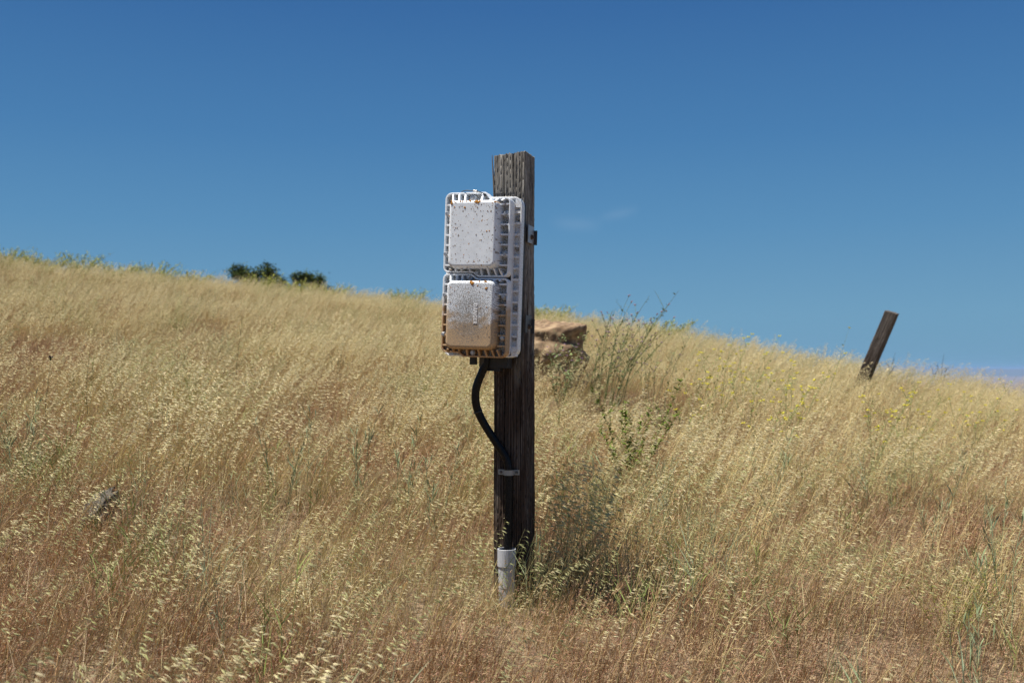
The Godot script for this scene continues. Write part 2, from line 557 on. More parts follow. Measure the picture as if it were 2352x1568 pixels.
func make_case() -> void:
	var t := base("equipment_case", "white ribbed equipment case with two bolted covers and orange lichen", "utility box", POST + Basis(Vector3.UP, deg_to_rad(YAW)) * CB)
	t.rotation = Vector3(0, deg_to_rad(YAW), 0)
	var roll := Basis(Vector3(0, 0, 1), deg_to_rad(-1.8))
	t.basis = t.basis * roll
	var wm := mat(Color.WHITE, 0.42)
	var dirt := NoiseTexture2D.new()
	dirt.width = 512; dirt.height = 512; dirt.seamless = true
	dirt.noise = noise(8, 0.035, 5)
	var gr := Gradient.new()
	gr.offsets = PackedFloat32Array([0.0, 0.22, 0.34, 0.6, 1.0])
	gr.colors = PackedColorArray([lin(0.22, 0.17, 0.12), lin(0.5, 0.45, 0.38), lin(0.70, 0.70, 0.70), lin(0.75, 0.79, 0.84), lin(0.765, 0.81, 0.86)])
	dirt.color_ramp = gr
	wm.albedo_texture = dirt
	wm.uv1_triplanar = true
	wm.uv1_scale = Vector3(6, 6, 6)
	var um := mat(Color.WHITE, 0.42)
	um.albedo_texture = cover_texture(11, false)
	var lm := mat(Color.WHITE, 0.6)
	lm.albedo_texture = cover_texture(23, true)
	var black := mat(lin(0.012, 0.012, 0.012), 0.6)
	# dark green and grey grime in the pockets, darkened further for their shade
	var grime_shade := mat(Color.WHITE, 0.85)
	var gt := NoiseTexture2D.new()
	gt.width = 512; gt.height = 512; gt.seamless = true
	gt.noise = noise(18, 0.03, 5)
	var gg := Gradient.new()
	gg.offsets = PackedFloat32Array([0.0, 0.4, 0.55, 1.0])
	gg.colors = PackedColorArray([lin(0.06, 0.055, 0.03), lin(0.28, 0.26, 0.22), lin(0.50, 0.51, 0.52), lin(0.66, 0.68, 0.70)])
	gt.color_ramp = gg
	grime_shade.albedo_texture = gt
	grime_shade.uv1_triplanar = true
	grime_shade.uv1_scale = Vector3(9, 9, 9)
	var steel := mat(lin(0.42, 0.42, 0.43), 0.42, 0.85)
	var dull := mat(lin(0.30, 0.30, 0.30), 0.6, 0.5)
	var orange := mat(lin(0.42, 0.19, 0.03), 0.9)
	var brown := mat(lin(0.17, 0.09, 0.035), 0.9)
	var bm := bolt_mesh()
	var hw := 0.138
	# outlines, counter-clockwise
	var up := round_poly([Vector2(-hw, 0.008), Vector2(-0.012, 0.008), Vector2(0.010, -0.0085), Vector2(hw, -0.0085), Vector2(hw, 0.308), Vector2(0.054, 0.308), Vector2(0.034, 0.330), Vector2(-hw, 0.330)], [0.022, 0.012, 0.012, 0.024, 0.02, 0.012, 0.012, 0.028])
	var lo := round_poly([Vector2(-hw, -0.312), Vector2(-0.066, -0.312), Vector2(-0.040, -0.328), Vector2(hw, -0.328), Vector2(hw, -0.0128), Vector2(0.006, -0.0128), Vector2(-0.016, 0.0042), Vector2(-hw, 0.0042)], [0.024, 0.012, 0.012, 0.03, 0.02, 0.012, 0.012, 0.022])
	for ci in 2:
		var poly: PackedVector2Array = up if ci == 0 else lo
		var m: Material = um if ci == 0 else lm
		var vtop := 0.332 if ci == 0 else 0.0075
		var s := newst(true)
		# skirt with flange floor
		rings(s, poly, [[0.0, 0.186], [0.0, 0.2285], [0.0013, 0.230], [0.0058, 0.230], [0.0068, 0.2285], [0.0072, 0.2045]], false, true)
		var cover := skin(s, "cover", m, t, vtop)
		var sf := newst(true)
		cap(sf, inset(poly, 0.0071), 0.205, true)
		finish(sf, "pocket_floor", grime_shade, cover)
		cover.set_meta("label", "white upper cover dotted with brown specks" if ci == 0 else "grimy lower cover stained tan and grey")
		var x0 := -0.1065
		var x1 := 0.1015
		var y0 := 0.0205 if ci == 0 else -0.2995
		var y1 := 0.2945 if ci == 0 else -0.0235
		var pp := round_poly([Vector2(x0, y0), Vector2(x1, y0), Vector2(x1, y1), Vector2(x0, y1)], [0.030, 0.030, 0.026, 0.026], 8)
		var s2 := newst()
		rings(s2, pp, [[0.0, 0.2045], [0.0025, 0.258], [0.0032, 0.2665], [0.005, 0.2725], [0.0082, 0.2770], [0.0122, 0.2794], [0.016, 0.280], [0.0175, 0.280]])
		skin(s2, "raised_panel", m, cover, vtop)
		# fins on the four sides
		var zt := 0.2285
		for k in 7:
			var yr := lerpf(y0 + 0.018, y1 - 0.014, k / 6.0)
			rib(cover, Vector2(x1 - 0.001, yr), Vector2(hw - 0.005, yr), 0.0085, 0.236, zt, 0.2048, m, vtop)
			rib(cover, Vector2(x0 + 0.001, yr), Vector2(-hw + 0.005, yr), 0.0085, 0.236, zt, 0.2048, m, vtop)
		var topl := 0.326 if ci == 0 else 0.0
		var topr := 0.304 if ci == 0 else -0.0165
		for xr in [-0.106, -0.079, -0.052, 0.022, 0.058, 0.086, 0.112]:
			if ci == 1 and xr > -0.06 and xr < -0.04:
				xr = -0.055
			var ye: float = topl if xr < (0.03 if ci == 0 else -0.02) else topr
			if ye - y1 > 0.006:
				rib(cover, Vector2(xr * 0.93, y1 - 0.002), Vector2(xr, ye), 0.0085, 0.248, zt, 0.2048, m, vtop)
		var botl := 0.012 if ci == 0 else -0.308
		var botr := -0.0045 if ci == 0 else -0.324
		for xr in [-0.112, -0.086, -0.06, -0.024, 0.028, 0.058, 0.088, 0.112]:
			var ye: float = botl if xr < (-0.005 if ci == 0 else -0.05) else botr
			if y0 - ye > 0.006:
				rib(cover, Vector2(xr * 0.93, y0 + 0.002), Vector2(xr, ye), 0.0085, 0.248, zt, 0.2048, m, vtop)
		# bolts
		var bl: Array
		if ci == 0:
			bl = [Vector2(-0.1285, 0.246), Vector2(-0.1295, 0.084), Vector2(0.1195, 0.2435), Vector2(0.1195, 0.083), Vector2(-0.024, 0.3095), Vector2(0.006, 0.0075)]
		else:
			bl = [Vector2(-0.1285, -0.0805), Vector2(-0.1295, -0.2385), Vector2(0.1195, -0.086), Vector2(0.1185, -0.2485), Vector2(-0.0285, -0.0075), Vector2(-0.003, -0.309)]
		for b in bl:
			bolt(cover, bm, steel, Vector3(b.x, b.y, 0.226), rng.randf() * 1.0)
			var sb := newst(true)
			lathe(sb, Vector3(b.x, b.y, 0.2045), Basis.IDENTITY, [[0.013, 0.0], [0.0125, 0.0183], [0.0001, 0.0183]], 14)
			skin(sb, "boss", m, cover, vtop)
		# lichen crusts
		var so := newst(true)
		var spots := []
		if ci == 0:
			spots = [[-0.092, 0.2795, 0.006], [-0.0935, 0.286, 0.004], [-0.079, 0.284, 0.003], [-0.055, 0.285, 0.004], [-0.045, 0.286, 0.003], [-0.03, 0.286, 0.003], [-0.015, 0.287, 0.004], [0.012, 0.284, 0.006], [0.019, 0.281, 0.006], [0.026, 0.285, 0.005], [0.006, 0.283, 0.004], [0.088, 0.283, 0.0035], [-0.08, 0.263, 0.0034], [-0.073, 0.252, 0.0022], [-0.036, 0.262, 0.0048], [-0.07, 0.232, 0.002], [0.003, 0.215, 0.0022], [0.04, 0.213, 0.0022], [0.058, 0.212, 0.0024], [-0.08, 0.183, 0.002], [-0.066, 0.178, 0.002], [0.059, 0.166, 0.0034], [0.069, 0.168, 0.0034], [-0.07, 0.155, 0.0024], [-0.014, 0.116, 0.003], [-0.034, 0.074, 0.003], [0.01, 0.028 + 0.02, 0.0026], [0.05, 0.045, 0.0026], [0.072, 0.052, 0.0024], [-0.1, 0.229, 0.003], [-0.012, 0.05, 0.002]]
		else:
			spots = [[0.004, -0.036, 0.0075], [0.0, -0.033, 0.006], [0.062, -0.060, 0.005], [0.065, -0.057, 0.004], [0.028, -0.0475, 0.003], [0.034, -0.031, 0.003], [0.058, -0.031, 0.004], [0.064, -0.033, 0.0035], [-0.085, -0.055, 0.0026], [-0.065, -0.066, 0.002], [-0.06, -0.128, 0.0026], [0.067, -0.131, 0.003]]
		for sp in spots:
			for q in 3:
				var off: Vector2 = Vector2(rng.randf_range(-0.5, 0.5), rng.randf_range(-0.5, 0.5)) * float(sp[2])
				var edge: float = maxf(absf(sp[0] + off.x + 0.0025) - 0.088, absf(sp[1] + off.y - (y0 + y1) * 0.5) - 0.122)
				var zz := 0.280 - maxf(0.0, edge) * 0.25
				lump(so, Vector3(sp[0] + off.x, sp[1] + off.y, zz - 0.0006), sp[2] * rng.randf_range(0.65, 1.0), 0.5)
		finish(so, "lichen", orange, cover).set_meta("kind", "stuff")
		# dark dirt crumbs with their own small relief
		var sd := newst(true)
		for q in 46:
			var x := rng.randf_range(x0 + 0.02, x1 - 0.02)
			var y := rng.randf_range(y0 + 0.02, y1 - 0.02)
			lump(sd, Vector3(x, y, 0.2797), rng.randf_range(0.0010, 0.0026), 0.7)
		finish(sd, "dirt_crumbs", brown, cover).set_meta("kind", "stuff")
	# embossed warning on the lower cover, reading downwards
	var tm := TextMesh.new()
	tm.text = "DANGER"
	var fnt := SystemFont.new()
	fnt.font_names = PackedStringArray(["Droid Sans"])
	fnt.font_weight = 700
	tm.font = fnt
	tm.font_size = 16
	tm.pixel_size = 0.00125
	tm.depth = 0.0016
	var to := put(tm, "raised_lettering", mat(lin(0.82, 0.82, 0.82), 0.6), t)
	to.position = Vector3(0.021, -0.158, 0.2805)
	to.rotation.z = -PI / 2
	# gasket between cover and housing
	var s3 := newst(true)
	var all := round_poly([Vector2(-hw, -0.312), Vector2(-0.066, -0.312), Vector2(-0.04, -0.327), Vector2(hw, -0.327), Vector2(hw, 0.307), Vector2(0.054, 0.307), Vector2(0.034, 0.328), Vector2(-hw, 0.328)], [0.024, 0.012, 0.012, 0.03, 0.02, 0.012, 0.012, 0.028])
	rings(s3, all, [[0.004, 0.150], [0.004, 0.187]], true, true)
	finish(s3, "gasket", black, t)
	var s4 := newst(true)
	rings(s4, all, [[0.001, 0.132], [0.001, 0.181], [0.003, 0.1835]], true, true)
	finish(s4, "housing", wm, t)
	# rear flange with pockets
	var fl := round_poly([Vector2(-0.150, -0.3255), Vector2(0.166, -0.3255), Vector2(0.166, 0.320), Vector2(-0.150, 0.320)], [0.03, 0.035, 0.035, 0.03], 8)
	var s5 := newst(true)
	rings(s5, fl, [[0.0, 0.128], [0.0, 0.1635], [0.0013, 0.165], [0.0055, 0.165], [0.0065, 0.1635], [0.007, 0.147]], true, true)
	var flange := finish(s5, "rear_flange", wm, t)
	for sd in [1.0, -1.0]:
		var xa: float = 0.137 * sd
		var xb: float = (0.1605 if sd > 0 else 0.1445) * sd
		for k in 13:
			var yv := lerpf(-0.285, 0.258, k / 12.0)
			var s6 := newst(true)
			box(s6, Vector3((xa + xb) * 0.5, yv, 0.1545), Vector3(absf(xb - xa) * 0.5 + 0.001, 0.0048, 0.0085))
			finish(s6, "rib", wm, flange)
	# solid corner blocks at head and foot of the flange
	for yv in [0.2945, -0.3035]:
		var s7 := newst(true)
		box(s7, Vector3(0.1492, yv, 0.155), Vector3(0.0112, 0.0175, 0.0094))
		finish(s7, "corner_block", wm, flange)
	for yv in [0.2345, 0.1135, -0.006, -0.1265, -0.247]:
		bolt(flange, bm, dull, Vector3(0.1495, yv, 0.153), rng.randf())
	# back plate of black rubber
	var s8 := newst(true)
	var bp := round_poly([Vector2(-0.118, -0.3265), Vector2(0.156, -0.3265), Vector2(0.156, 0.324), Vector2(-0.118, 0.324)], [0.03, 0.035, 0.035, 0.03], 8)
	rings(s8, bp, [[0.0, 0.0745], [0.0, 0.1285]], true, true)
	finish(s8, "back_plate", black, t)
	# mounting clips round the side of the post
	for k in 2:
		var yc: float = 0.185 if k == 0 else -0.185
		var s9 := newst(true)
		box(s9, Vector3(0.1655, yc, 0.026), Vector3(0.0016, 0.036, 0.042))
		var clip := finish(s9, "mounting_clip", mat(lin(0.40, 0.41, 0.42), 0.5, 0.7) if k == 0 else mat(lin(0.1, 0.1, 0.1), 0.55, 0.5), t)
		var s10 := newst(true)
		box(s10, Vector3(0.1733, yc - 0.008, -0.02), Vector3(0.0062, 0.030, 0.004))
		finish(s10, "edge_lip", mat(lin(0.07, 0.07, 0.072), 0.6, 0.4), clip)
		var lb := put(bm, "bolt", mat(lin(0.12, 0.085, 0.06), 0.7, 0.5), clip)
		lb.position = Vector3(0.1695, yc - 0.010, 0.022)
		lb.rotation.y = PI / 2
	# lanyard with its ferrule at the head of the upper cover
	var s11 := newst()
	tube(s11, spline([Vector3(-0.078, 0.328, 0.200), Vector3(-0.073, 0.3345, 0.218), Vector3(-0.05, 0.3365, 0.234), Vector3(-0.022, 0.334, 0.238), Vector3(0.002, 0.331, 0.238), Vector3(0.018, 0.326, 0.236), Vector3(0.027, 0.321, 0.226)]), [0.0019], 7)
	var lan := finish(s11, "lanyard", mat(lin(0.05, 0.055, 0.06), 0.55, 0.3), t)
	var s12 := newst()
	tube(s12, [Vector3(-0.019, 0.3345, 0.238), Vector3(-0.018, 0.3343, 0.238), Vector3(-0.009, 0.3333, 0.238), Vector3(-0.007, 0.333, 0.238), Vector3(-0.005, 0.3326, 0.238), Vector3(0.001, 0.3313, 0.238)], [0.003, 0.0046, 0.0046, 0.0036, 0.0046, 0.0042], 10)
	finish(s12, "ferrule", mat(lin(0.42, 0.42, 0.42), 0.4, 0.8), lan)
	var s13 := newst(true)
	lathe(s13, Vector3(0.030, 0.318, 0.2296), Basis.IDENTITY, [[0.0048, -0.006], [0.0048, 0.0008], [0.0001, 0.0008]], 12)
	finish(s13, "lanyard_hole", black, lan)
	# cable entry under the case
	var s14 := newst(true)
	box(s14, Vector3(-0.025, -0.342, 0.150), Vector3(0.012, 0.016, 0.012))
	box(s14, Vector3(0.060, -0.347, 0.120), Vector3(0.060, 0.021, 0.030))
	box(s14, Vector3(0.050, -0.372, 0.112), Vector3(0.034, 0.010, 0.022))
	finish(s14, "cable_entry", black, t)
	var s15 := newst()
	lathe(s15, Vector3(0.020, -0.326, 0.155), Basis(Vector3(1, 0, 0), PI / 2), [[0.018, 0.0], [0.018, 0.022], [0.0135, 0.030], [0.0135, 0.048]], 16)
	finish(s15, "gland", mat(lin(0.03, 0.027, 0.024), 0.6), t)

func make_cable() -> void:
	var t := base("black_cable", "thick black cable curving from the case down the post", "cable", POST)
	t.rotation_degrees.y = YAW
	var s := newst()
	var path := spline([Vector3(-0.062, 0.985, 0.155), Vector3(-0.066, 0.955, 0.155), Vector3(-0.0793, 0.9275, 0.153), Vector3(-0.0964, 0.891, 0.150), Vector3(-0.1085, 0.855, 0.147), Vector3(-0.1115, 0.819, 0.143), Vector3(-0.1085, 0.783, 0.135), Vector3(-0.094, 0.740, 0.124), Vector3(-0.068, 0.690, 0.112), Vector3(-0.034, 0.635, 0.099), Vector3(0.002, 0.578, 0.0905), Vector3(0.0125, 0.520, 0.0885), Vector3(0.013, 0.43, 0.089), Vector3(0.012, 0.31, 0.0905), Vector3(0.011, 0.2, 0.094), Vector3(0.010, 0.05, 0.100)], 8)
	tube(s, path, [0.0165], 18)
	var m := mat(lin(0.007, 0.007, 0.008), 0.5)
	m.metallic_specular = 0.3
	var rt := NoiseTexture2D.new()
	rt.width = 256; rt.height = 256; rt.seamless = true
	rt.noise = noise(61, 0.03, 4)
	m.roughness_texture = rt
	m.roughness = 0.75
	m.uv1_triplanar = true
	m.uv1_scale = Vector3(14, 14, 14)
	finish(s, "sheath", m, t)
	var s2 := newst()
	tube(s2, [Vector3(-0.1055, 0.7685, 0.1325), Vector3(-0.1035, 0.763, 0.1315)], [0.0185], 18)
	finish(s2, "tape_ring", mat(lin(0.012, 0.012, 0.013), 0.5), t)
	# strap
	var k := base("pipe_strap", "grey metal strap holding the black cable to the post", "strap", POST)
	k.rotation_degrees.y = YAW
	var s3 := newst(true)
	var pr := []
	pr.append(Vector2(-0.036, 0.0735)); pr.append(Vector2(-0.0085, 0.0735))
	for i in 9:
		var a := PI - PI * i / 8.0
		pr.append(Vector2(0.0125 + cos(a) * 0.0195, 0.0895 + sin(a) * 0.0195))
	pr.append(Vector2(0.0335, 0.0735)); pr.append(Vector2(0.0545, 0.0735))
	for i in pr.size() - 1:
		var a: Vector2 = pr[i]
		var b: Vector2 = pr[i + 1]
		var n := (b - a).orthogonal().normalized() * 0.0012
		for e in [[-1.0], [1.0]]:
			pass
		var y0 := 0.508
		var y1 := 0.529
		var A := [Vector3(a.x + n.x, y0, a.y + n.y), Vector3(b.x + n.x, y0, b.y + n.y), Vector3(b.x + n.x, y1, b.y + n.y), Vector3(a.x + n.x, y1, a.y + n.y)]
		var B := [Vector3(a.x - n.x, y0, a.y - n.y), Vector3(b.x - n.x, y0, b.y - n.y), Vector3(b.x - n.x, y1, b.y - n.y), Vector3(a.x - n.x, y1, a.y - n.y)]
		quad(s3, A[0], A[3], A[2], A[1]); quad(s3, B[0], B[1], B[2], B[3])
		quad(s3, A[3], B[3], B[2], A[2]); quad(s3, A[0], A[1], B[1], B[0])
	finish(s3, "band", mat(lin(0.33, 0.33, 0.31), 0.6, 0.35), k)
	for x in [-0.0245, 0.0435]:
		var b := put(bolt_mesh(), "bolt", mat(lin(0.14, 0.13, 0.12), 0.6, 0.5), k)
		b.position = Vector3(x, 0.5185, 0.0747)
		b.scale = Vector3(0.62, 0.62, 0.62)
	# plastic pipe
	var p := base("plastic_pipe", "white grey plastic pipe with a collar rising from the grass", "pipe", POST)
	p.rotation_degrees.y = YAW
	var pm := mat(lin(0.42, 0.435, 0.47), 0.5)
	var upb := Basis(Vector3(1, 0, 0), -PI / 2)
	var s4 := newst()
	lathe(s4, Vector3(0.011, 0.0, 0.1095), upb, [[0.0325, -0.2], [0.0325, 0.150]], 28)
	finish(s4, "pipe", pm, p)
	var s5 := newst(true)
	lathe(s5, Vector3(0.011, 0.0, 0.1095), upb, [[0.0325, 0.143], [0.0372, 0.1445], [0.0375, 0.147], [0.0375, 0.2135], [0.0365, 0.2145], [0.0345, 0.2145], [0.0335, 0.2135], [0.0335, 0.06]], 28)
	finish(s5, "collar", pm, p)

# ------------------------------------------------------------------ stones
func stone(called: String, label: String, at: Vector3, sz: Vector3, turn: float, seed_: int, m: Material, cuts: Array) -> Node3D:
	var s := newst()
	var n := noise(seed_, 0.9, 4)
	var n2 := noise(seed_ + 3, 2.2, 4)
	var nu := 110
	var nv := 72
	var g := []
	for j in nv + 1:
		var row := []
		var th := PI * j / nv
		for i in nu:
			var ph := TAU * i / nu
			var d := Vector3(sin(th) * cos(ph), cos(th), sin(th) * sin(ph))
			# squarish body
			var k := pow(pow(absf(d.x), 4.0) + pow(absf(d.y), 4.0) + pow(absf(d.z), 4.0), -0.25)
			var p := d * k
			p *= 1.0 + 0.16 * n.get_noise_3dv(d * 1.2)
			for c in cuts:
				var nn: Vector3 = (c[0] as Vector3).normalized()
				var over := p.dot(nn) - float(c[1])
				if over > 0.0:
					p -= nn * over * 0.96
			# bedding ledges
			var lay := sin((p.y * 5.2 + n.get_noise_3dv(p * 0.8) * 2.2) * 2.0)
			p *= 1.0 + 0.06 * signf(lay) * pow(absf(lay), 0.5) + 0.07 * n2.get_noise_3dv(p * Vector3(1.0, 1.6, 1.0))
			row.append(p * sz)
		g.append(row)
	for j in nv:
		for i in nu:
			var k := (i + 1) % nu
			quad(s, g[j][i], g[j][k], g[j + 1][k], g[j + 1][i])
	s.generate_normals()
	var o := put(s.commit(), called, m, self)
	o.position = at
	o.rotation.y = turn
	tag(o, label, "rock")
	return o

func make_stones() -> void:
	var m := mat(Color.WHITE, 0.9)
	var tx := NoiseTexture2D.new()
	tx.width = 512; tx.height = 512; tx.seamless = true
	tx.noise = noise(91, 0.012, 5)
	var gr := Gradient.new()
	gr.offsets = PackedFloat32Array([0.0, 0.35, 0.5, 0.68, 1.0])
	gr.colors = PackedColorArray([lin(0.10, 0.06, 0.035), lin(0.14, 0.088, 0.05), lin(0.22, 0.143, 0.08), lin(0.30, 0.21, 0.12), lin(0.44, 0.345, 0.225)])
	tx.color_ramp = gr
	m.albedo_texture = tx
	m.uv1_triplanar = true
	m.uv1_scale = Vector3(1.6, 2.6, 1.6)
	stone("boulder", "tan sandstone boulder in the grass behind the timber post", Vector3(0.30, hill(0.36, 9.6) + 0.22, -9.6), Vector3(0.43, 0.44, 0.42), 0.0, 41, m, [[Vector3(0.92, -0.22, 0.42), 0.80], [Vector3(-0.22, 1.0, 0.35), 0.90], [Vector3(-0.2, 0.45, 1.0), 0.98]])
	var m2 := mat(Color.WHITE, 0.92)
	var t2 := NoiseTexture2D.new()
	t2.width = 256; t2.height = 256; t2.seamless = true
	t2.noise = noise(95, 0.04, 5)
	var g2 := Gradient.new()
	g2.offsets = PackedFloat32Array([0.0, 0.5, 1.0])
	g2.colors = PackedColorArray([lin(0.03, 0.028, 0.022), lin(0.08, 0.072, 0.056), lin(0.2, 0.18, 0.15)])
	t2.color_ramp = g2
	m2.albedo_texture = t2
	m2.uv1_triplanar = true
	m2.uv1_scale = Vector3(5, 5, 5)
	var st := stone("grey_stone", "small pointed grey stone half hidden in the grass at left", Vector3(-1.87, hill(-1.87, 4.5) + 0.01, -4.5), Vector3(0.075, 0.16, 0.07), 0.5, 52, m2, [[Vector3(-0.8, 1.0, 0.2), 0.72], [Vector3(1.0, 0.5, 0.3), 0.8]])
	st.rotation.z = -0.35

# ------------------------------------------------------------------ plants
class Soup:
	var v := PackedVector3Array()
	var c := PackedColorArray()
	func t(a: Vector3, b: Vector3, d: Vector3, col: Color) -> void:
		v.append(a); v.append(d); v.append(b)
		c.append(col); c.append(col); c.append(col)
	func q(a: Vector3, b: Vector3, d: Vector3, e: Vector3, col: Color) -> void:
		t(a, b, d, col); t(a, d, e, col)
	func stick(a: Vector3, b: Vector3, r0: float, r1: float, col: Color) -> void:
		var d := (b - a).normalized()
		var s := d.cross(Vector3(0.21, 0.13, 0.97)).normalized()
		var u := d.cross(s)
		for k in 3:
			var a0 := TAU * k / 3.0
			var a1 := TAU * (k + 1) / 3.0
			var p0 := s * cos(a0) + u * sin(a0)
			var p1 := s * cos(a1) + u * sin(a1)
			q(a + p0 * r0, a + p1 * r0, b + p1 * r1, b + p0 * r1, col)
	func spindle(p: Vector3, d: Vector3, l: float, w: float, col: Color) -> void:
		var s := d.cross(Vector3(0.11, 0.97, 0.21)).normalized()
		var u := d.cross(s)
		var m := p + d * l * 0.36
		var e := p + d * l
		for k in 4:
			var a0 := TAU * k / 4.0
			var a1 := TAU * (k + 1) / 4.0
			var p0 := m + (s * cos(a0) + u * sin(a0)) * w
			var p1 := m + (s * cos(a1) + u * sin(a1)) * w
			t(p, p1, p0, col)
			t(e, p0, p1, col)
	func blade(p: Vector3, d0: Vector3, bend: Vector3, l: float, w: float, seg: int, col: Color) -> Vector3:
		var side := d0.cross(Vector3(0.6, 0.1, 0.8)).normalized() * w * 0.5
		var cur := p
		var d := d0
		var ps := side
		for k in seg:
			var f := float(k + 1) / seg
			d = (d + bend / seg).normalized()
			var nx := cur + d * l / seg
			var ns := side * (1.0 - f * 0.85)
			if k == seg - 1:
				t(cur - ps, cur + ps, nx, col)
			else:
				q(cur - ps, cur + ps, nx + ns, nx - ns, col)
			cur = nx
			ps = ns
		return cur
	func mesh() -> ArrayMesh:
		var arr := []
		arr.resize(Mesh.ARRAY_MAX)
		arr[Mesh.ARRAY_VERTEX] = v
		arr[Mesh.ARRAY_COLOR] = c
		var m := ArrayMesh.new()
		m.add_surface_from_arrays(Mesh.PRIMITIVE_TRIANGLES, arr)
		return m

func plant_mat(back := 0.35) -> StandardMaterial3D:
	var m := mat(Color.WHITE, 0.85)
	m.vertex_color_use_as_albedo = true
	m.metallic_specular = 0.14
	m.backlight_enabled = true
	m.backlight = Color(back, back, back)
	return m

func vary(c: Color, a: float) -> Color:
	var k := 1.0 + rng.randf_range(-a, a)
	return Color(c.r * k, c.g * k * (1.0 + rng.randf_range(-0.05, 0.05)), c.b * k * (1.0 + rng.randf_range(-0.1, 0.1)))

# one wild-oat stalk added to a soup; wind blows towards +x
func oat(so: Soup, b: Vector3, len_: float, green: float, n_spik: int, a0: float, a1: float, phi: float, big := 1.0) -> void:
	var stemc := vary(Color(0.64, 0.52, 0.26).lerp(Color(0.24, 0.26, 0.11), green), 0.2)
	var spikc := Color(0.66, 0.585, 0.36).lerp(Color(0.25, 0.30, 0.10), green)
	var seg := 7
	var p := b
	var pts := [b]
	var dirs := [Vector3.UP]
	for k in seg:
		var f := (k + 0.5) / seg
		var a := lerpf(a0, a1, pow(f, 1.4))
		var d := Vector3(sin(a) * cos(phi), cos(a), sin(a) * sin(phi))
		var q := p + d * len_ / seg
		so.stick(p, q, lerpf(0.0011, 0.0004, f) * big, lerpf(0.0011, 0.0004, (k + 1.0) / seg) * big, stemc)
		p = q
		pts.append(p)
		dirs.append(d)
	for k in n_spik:
		var f := lerpf(0.56, 1.0, (k + rng.randf()) / n_spik)
		var ft := minf(f * seg, seg - 0.001)
		var i := int(ft)
		var at: Vector3 = (pts[i] as Vector3).lerp(pts[i + 1], ft - i)
		var ped := rng.randf_range(0.012, 0.034) * (1.25 - 0.5 * f)
		var az := phi + rng.randf_range(-1.0, 1.0)
		var pd := Vector3(cos(az), rng.randf_range(-0.25, 0.55), sin(az)).normalized()
		var e := at + pd * ped
		so.t(at, e + Vector3(0, 0.0005, 0), e - Vector3(0, 0.0005, 0), stemc)
		var dr := rng.randf_range(-0.1, 0.65) + 0.5 * green
		var az2 := phi * 0.5 + rng.randf_range(-0.6, 0.6)
		var sd := Vector3(cos(az2) * cos(dr), -sin(dr), sin(az2) * cos(dr))
		var L := rng.randf_range(0.014, 0.026) * big
		var col := vary(spikc, 0.16)
		so.spindle(e, sd, L, L * 0.075, col)
		var sp := (sd + Vector3(0, rng.randf_range(0.1, 0.22), rng.randf_range(-0.1, 0.1))).normalized()
		so.spindle(e, sp, L * 0.92, L * 0.062, vary(spikc, 0.16))
	# dry leaves
	for k in 2:
		if rng.randf() < 0.6:
			var at2: Vector3 = pts[rng.randi_range(1, 3)]
			var az := rng.randf_range(-1.6, 1.6)
			so.blade(at2, Vector3(cos(az) * 0.5, 0.9, sin(az) * 0.5).normalized(), Vector3(cos(az) * 0.9, -0.8, sin(az) * 0.9), rng.randf_range(0.07, 0.15), rng.randf_range(0.002, 0.004), 4, vary(stemc, 0.2))

func oat_tuft(green: float, stalks: int, lo := 0.34, hi := 0.56) -> ArrayMesh:
	var so := Soup.new()
	for k in stalks:
		var a := rng.randf() * TAU
		var r := sqrt(rng.randf()) * 0.16
		oat(so, Vector3(cos(a) * r, -0.01, sin(a) * r), rng.randf_range(lo, hi), clampf(green + rng.randf_range(-0.15, 0.15), 0.0, 1.0), rng.randi_range(8, 20), rng.randf_range(-0.05, 0.35), rng.randf_range(0.4, 1.3), rng.randf_range(-0.8, 0.8))
	return so.mesh()

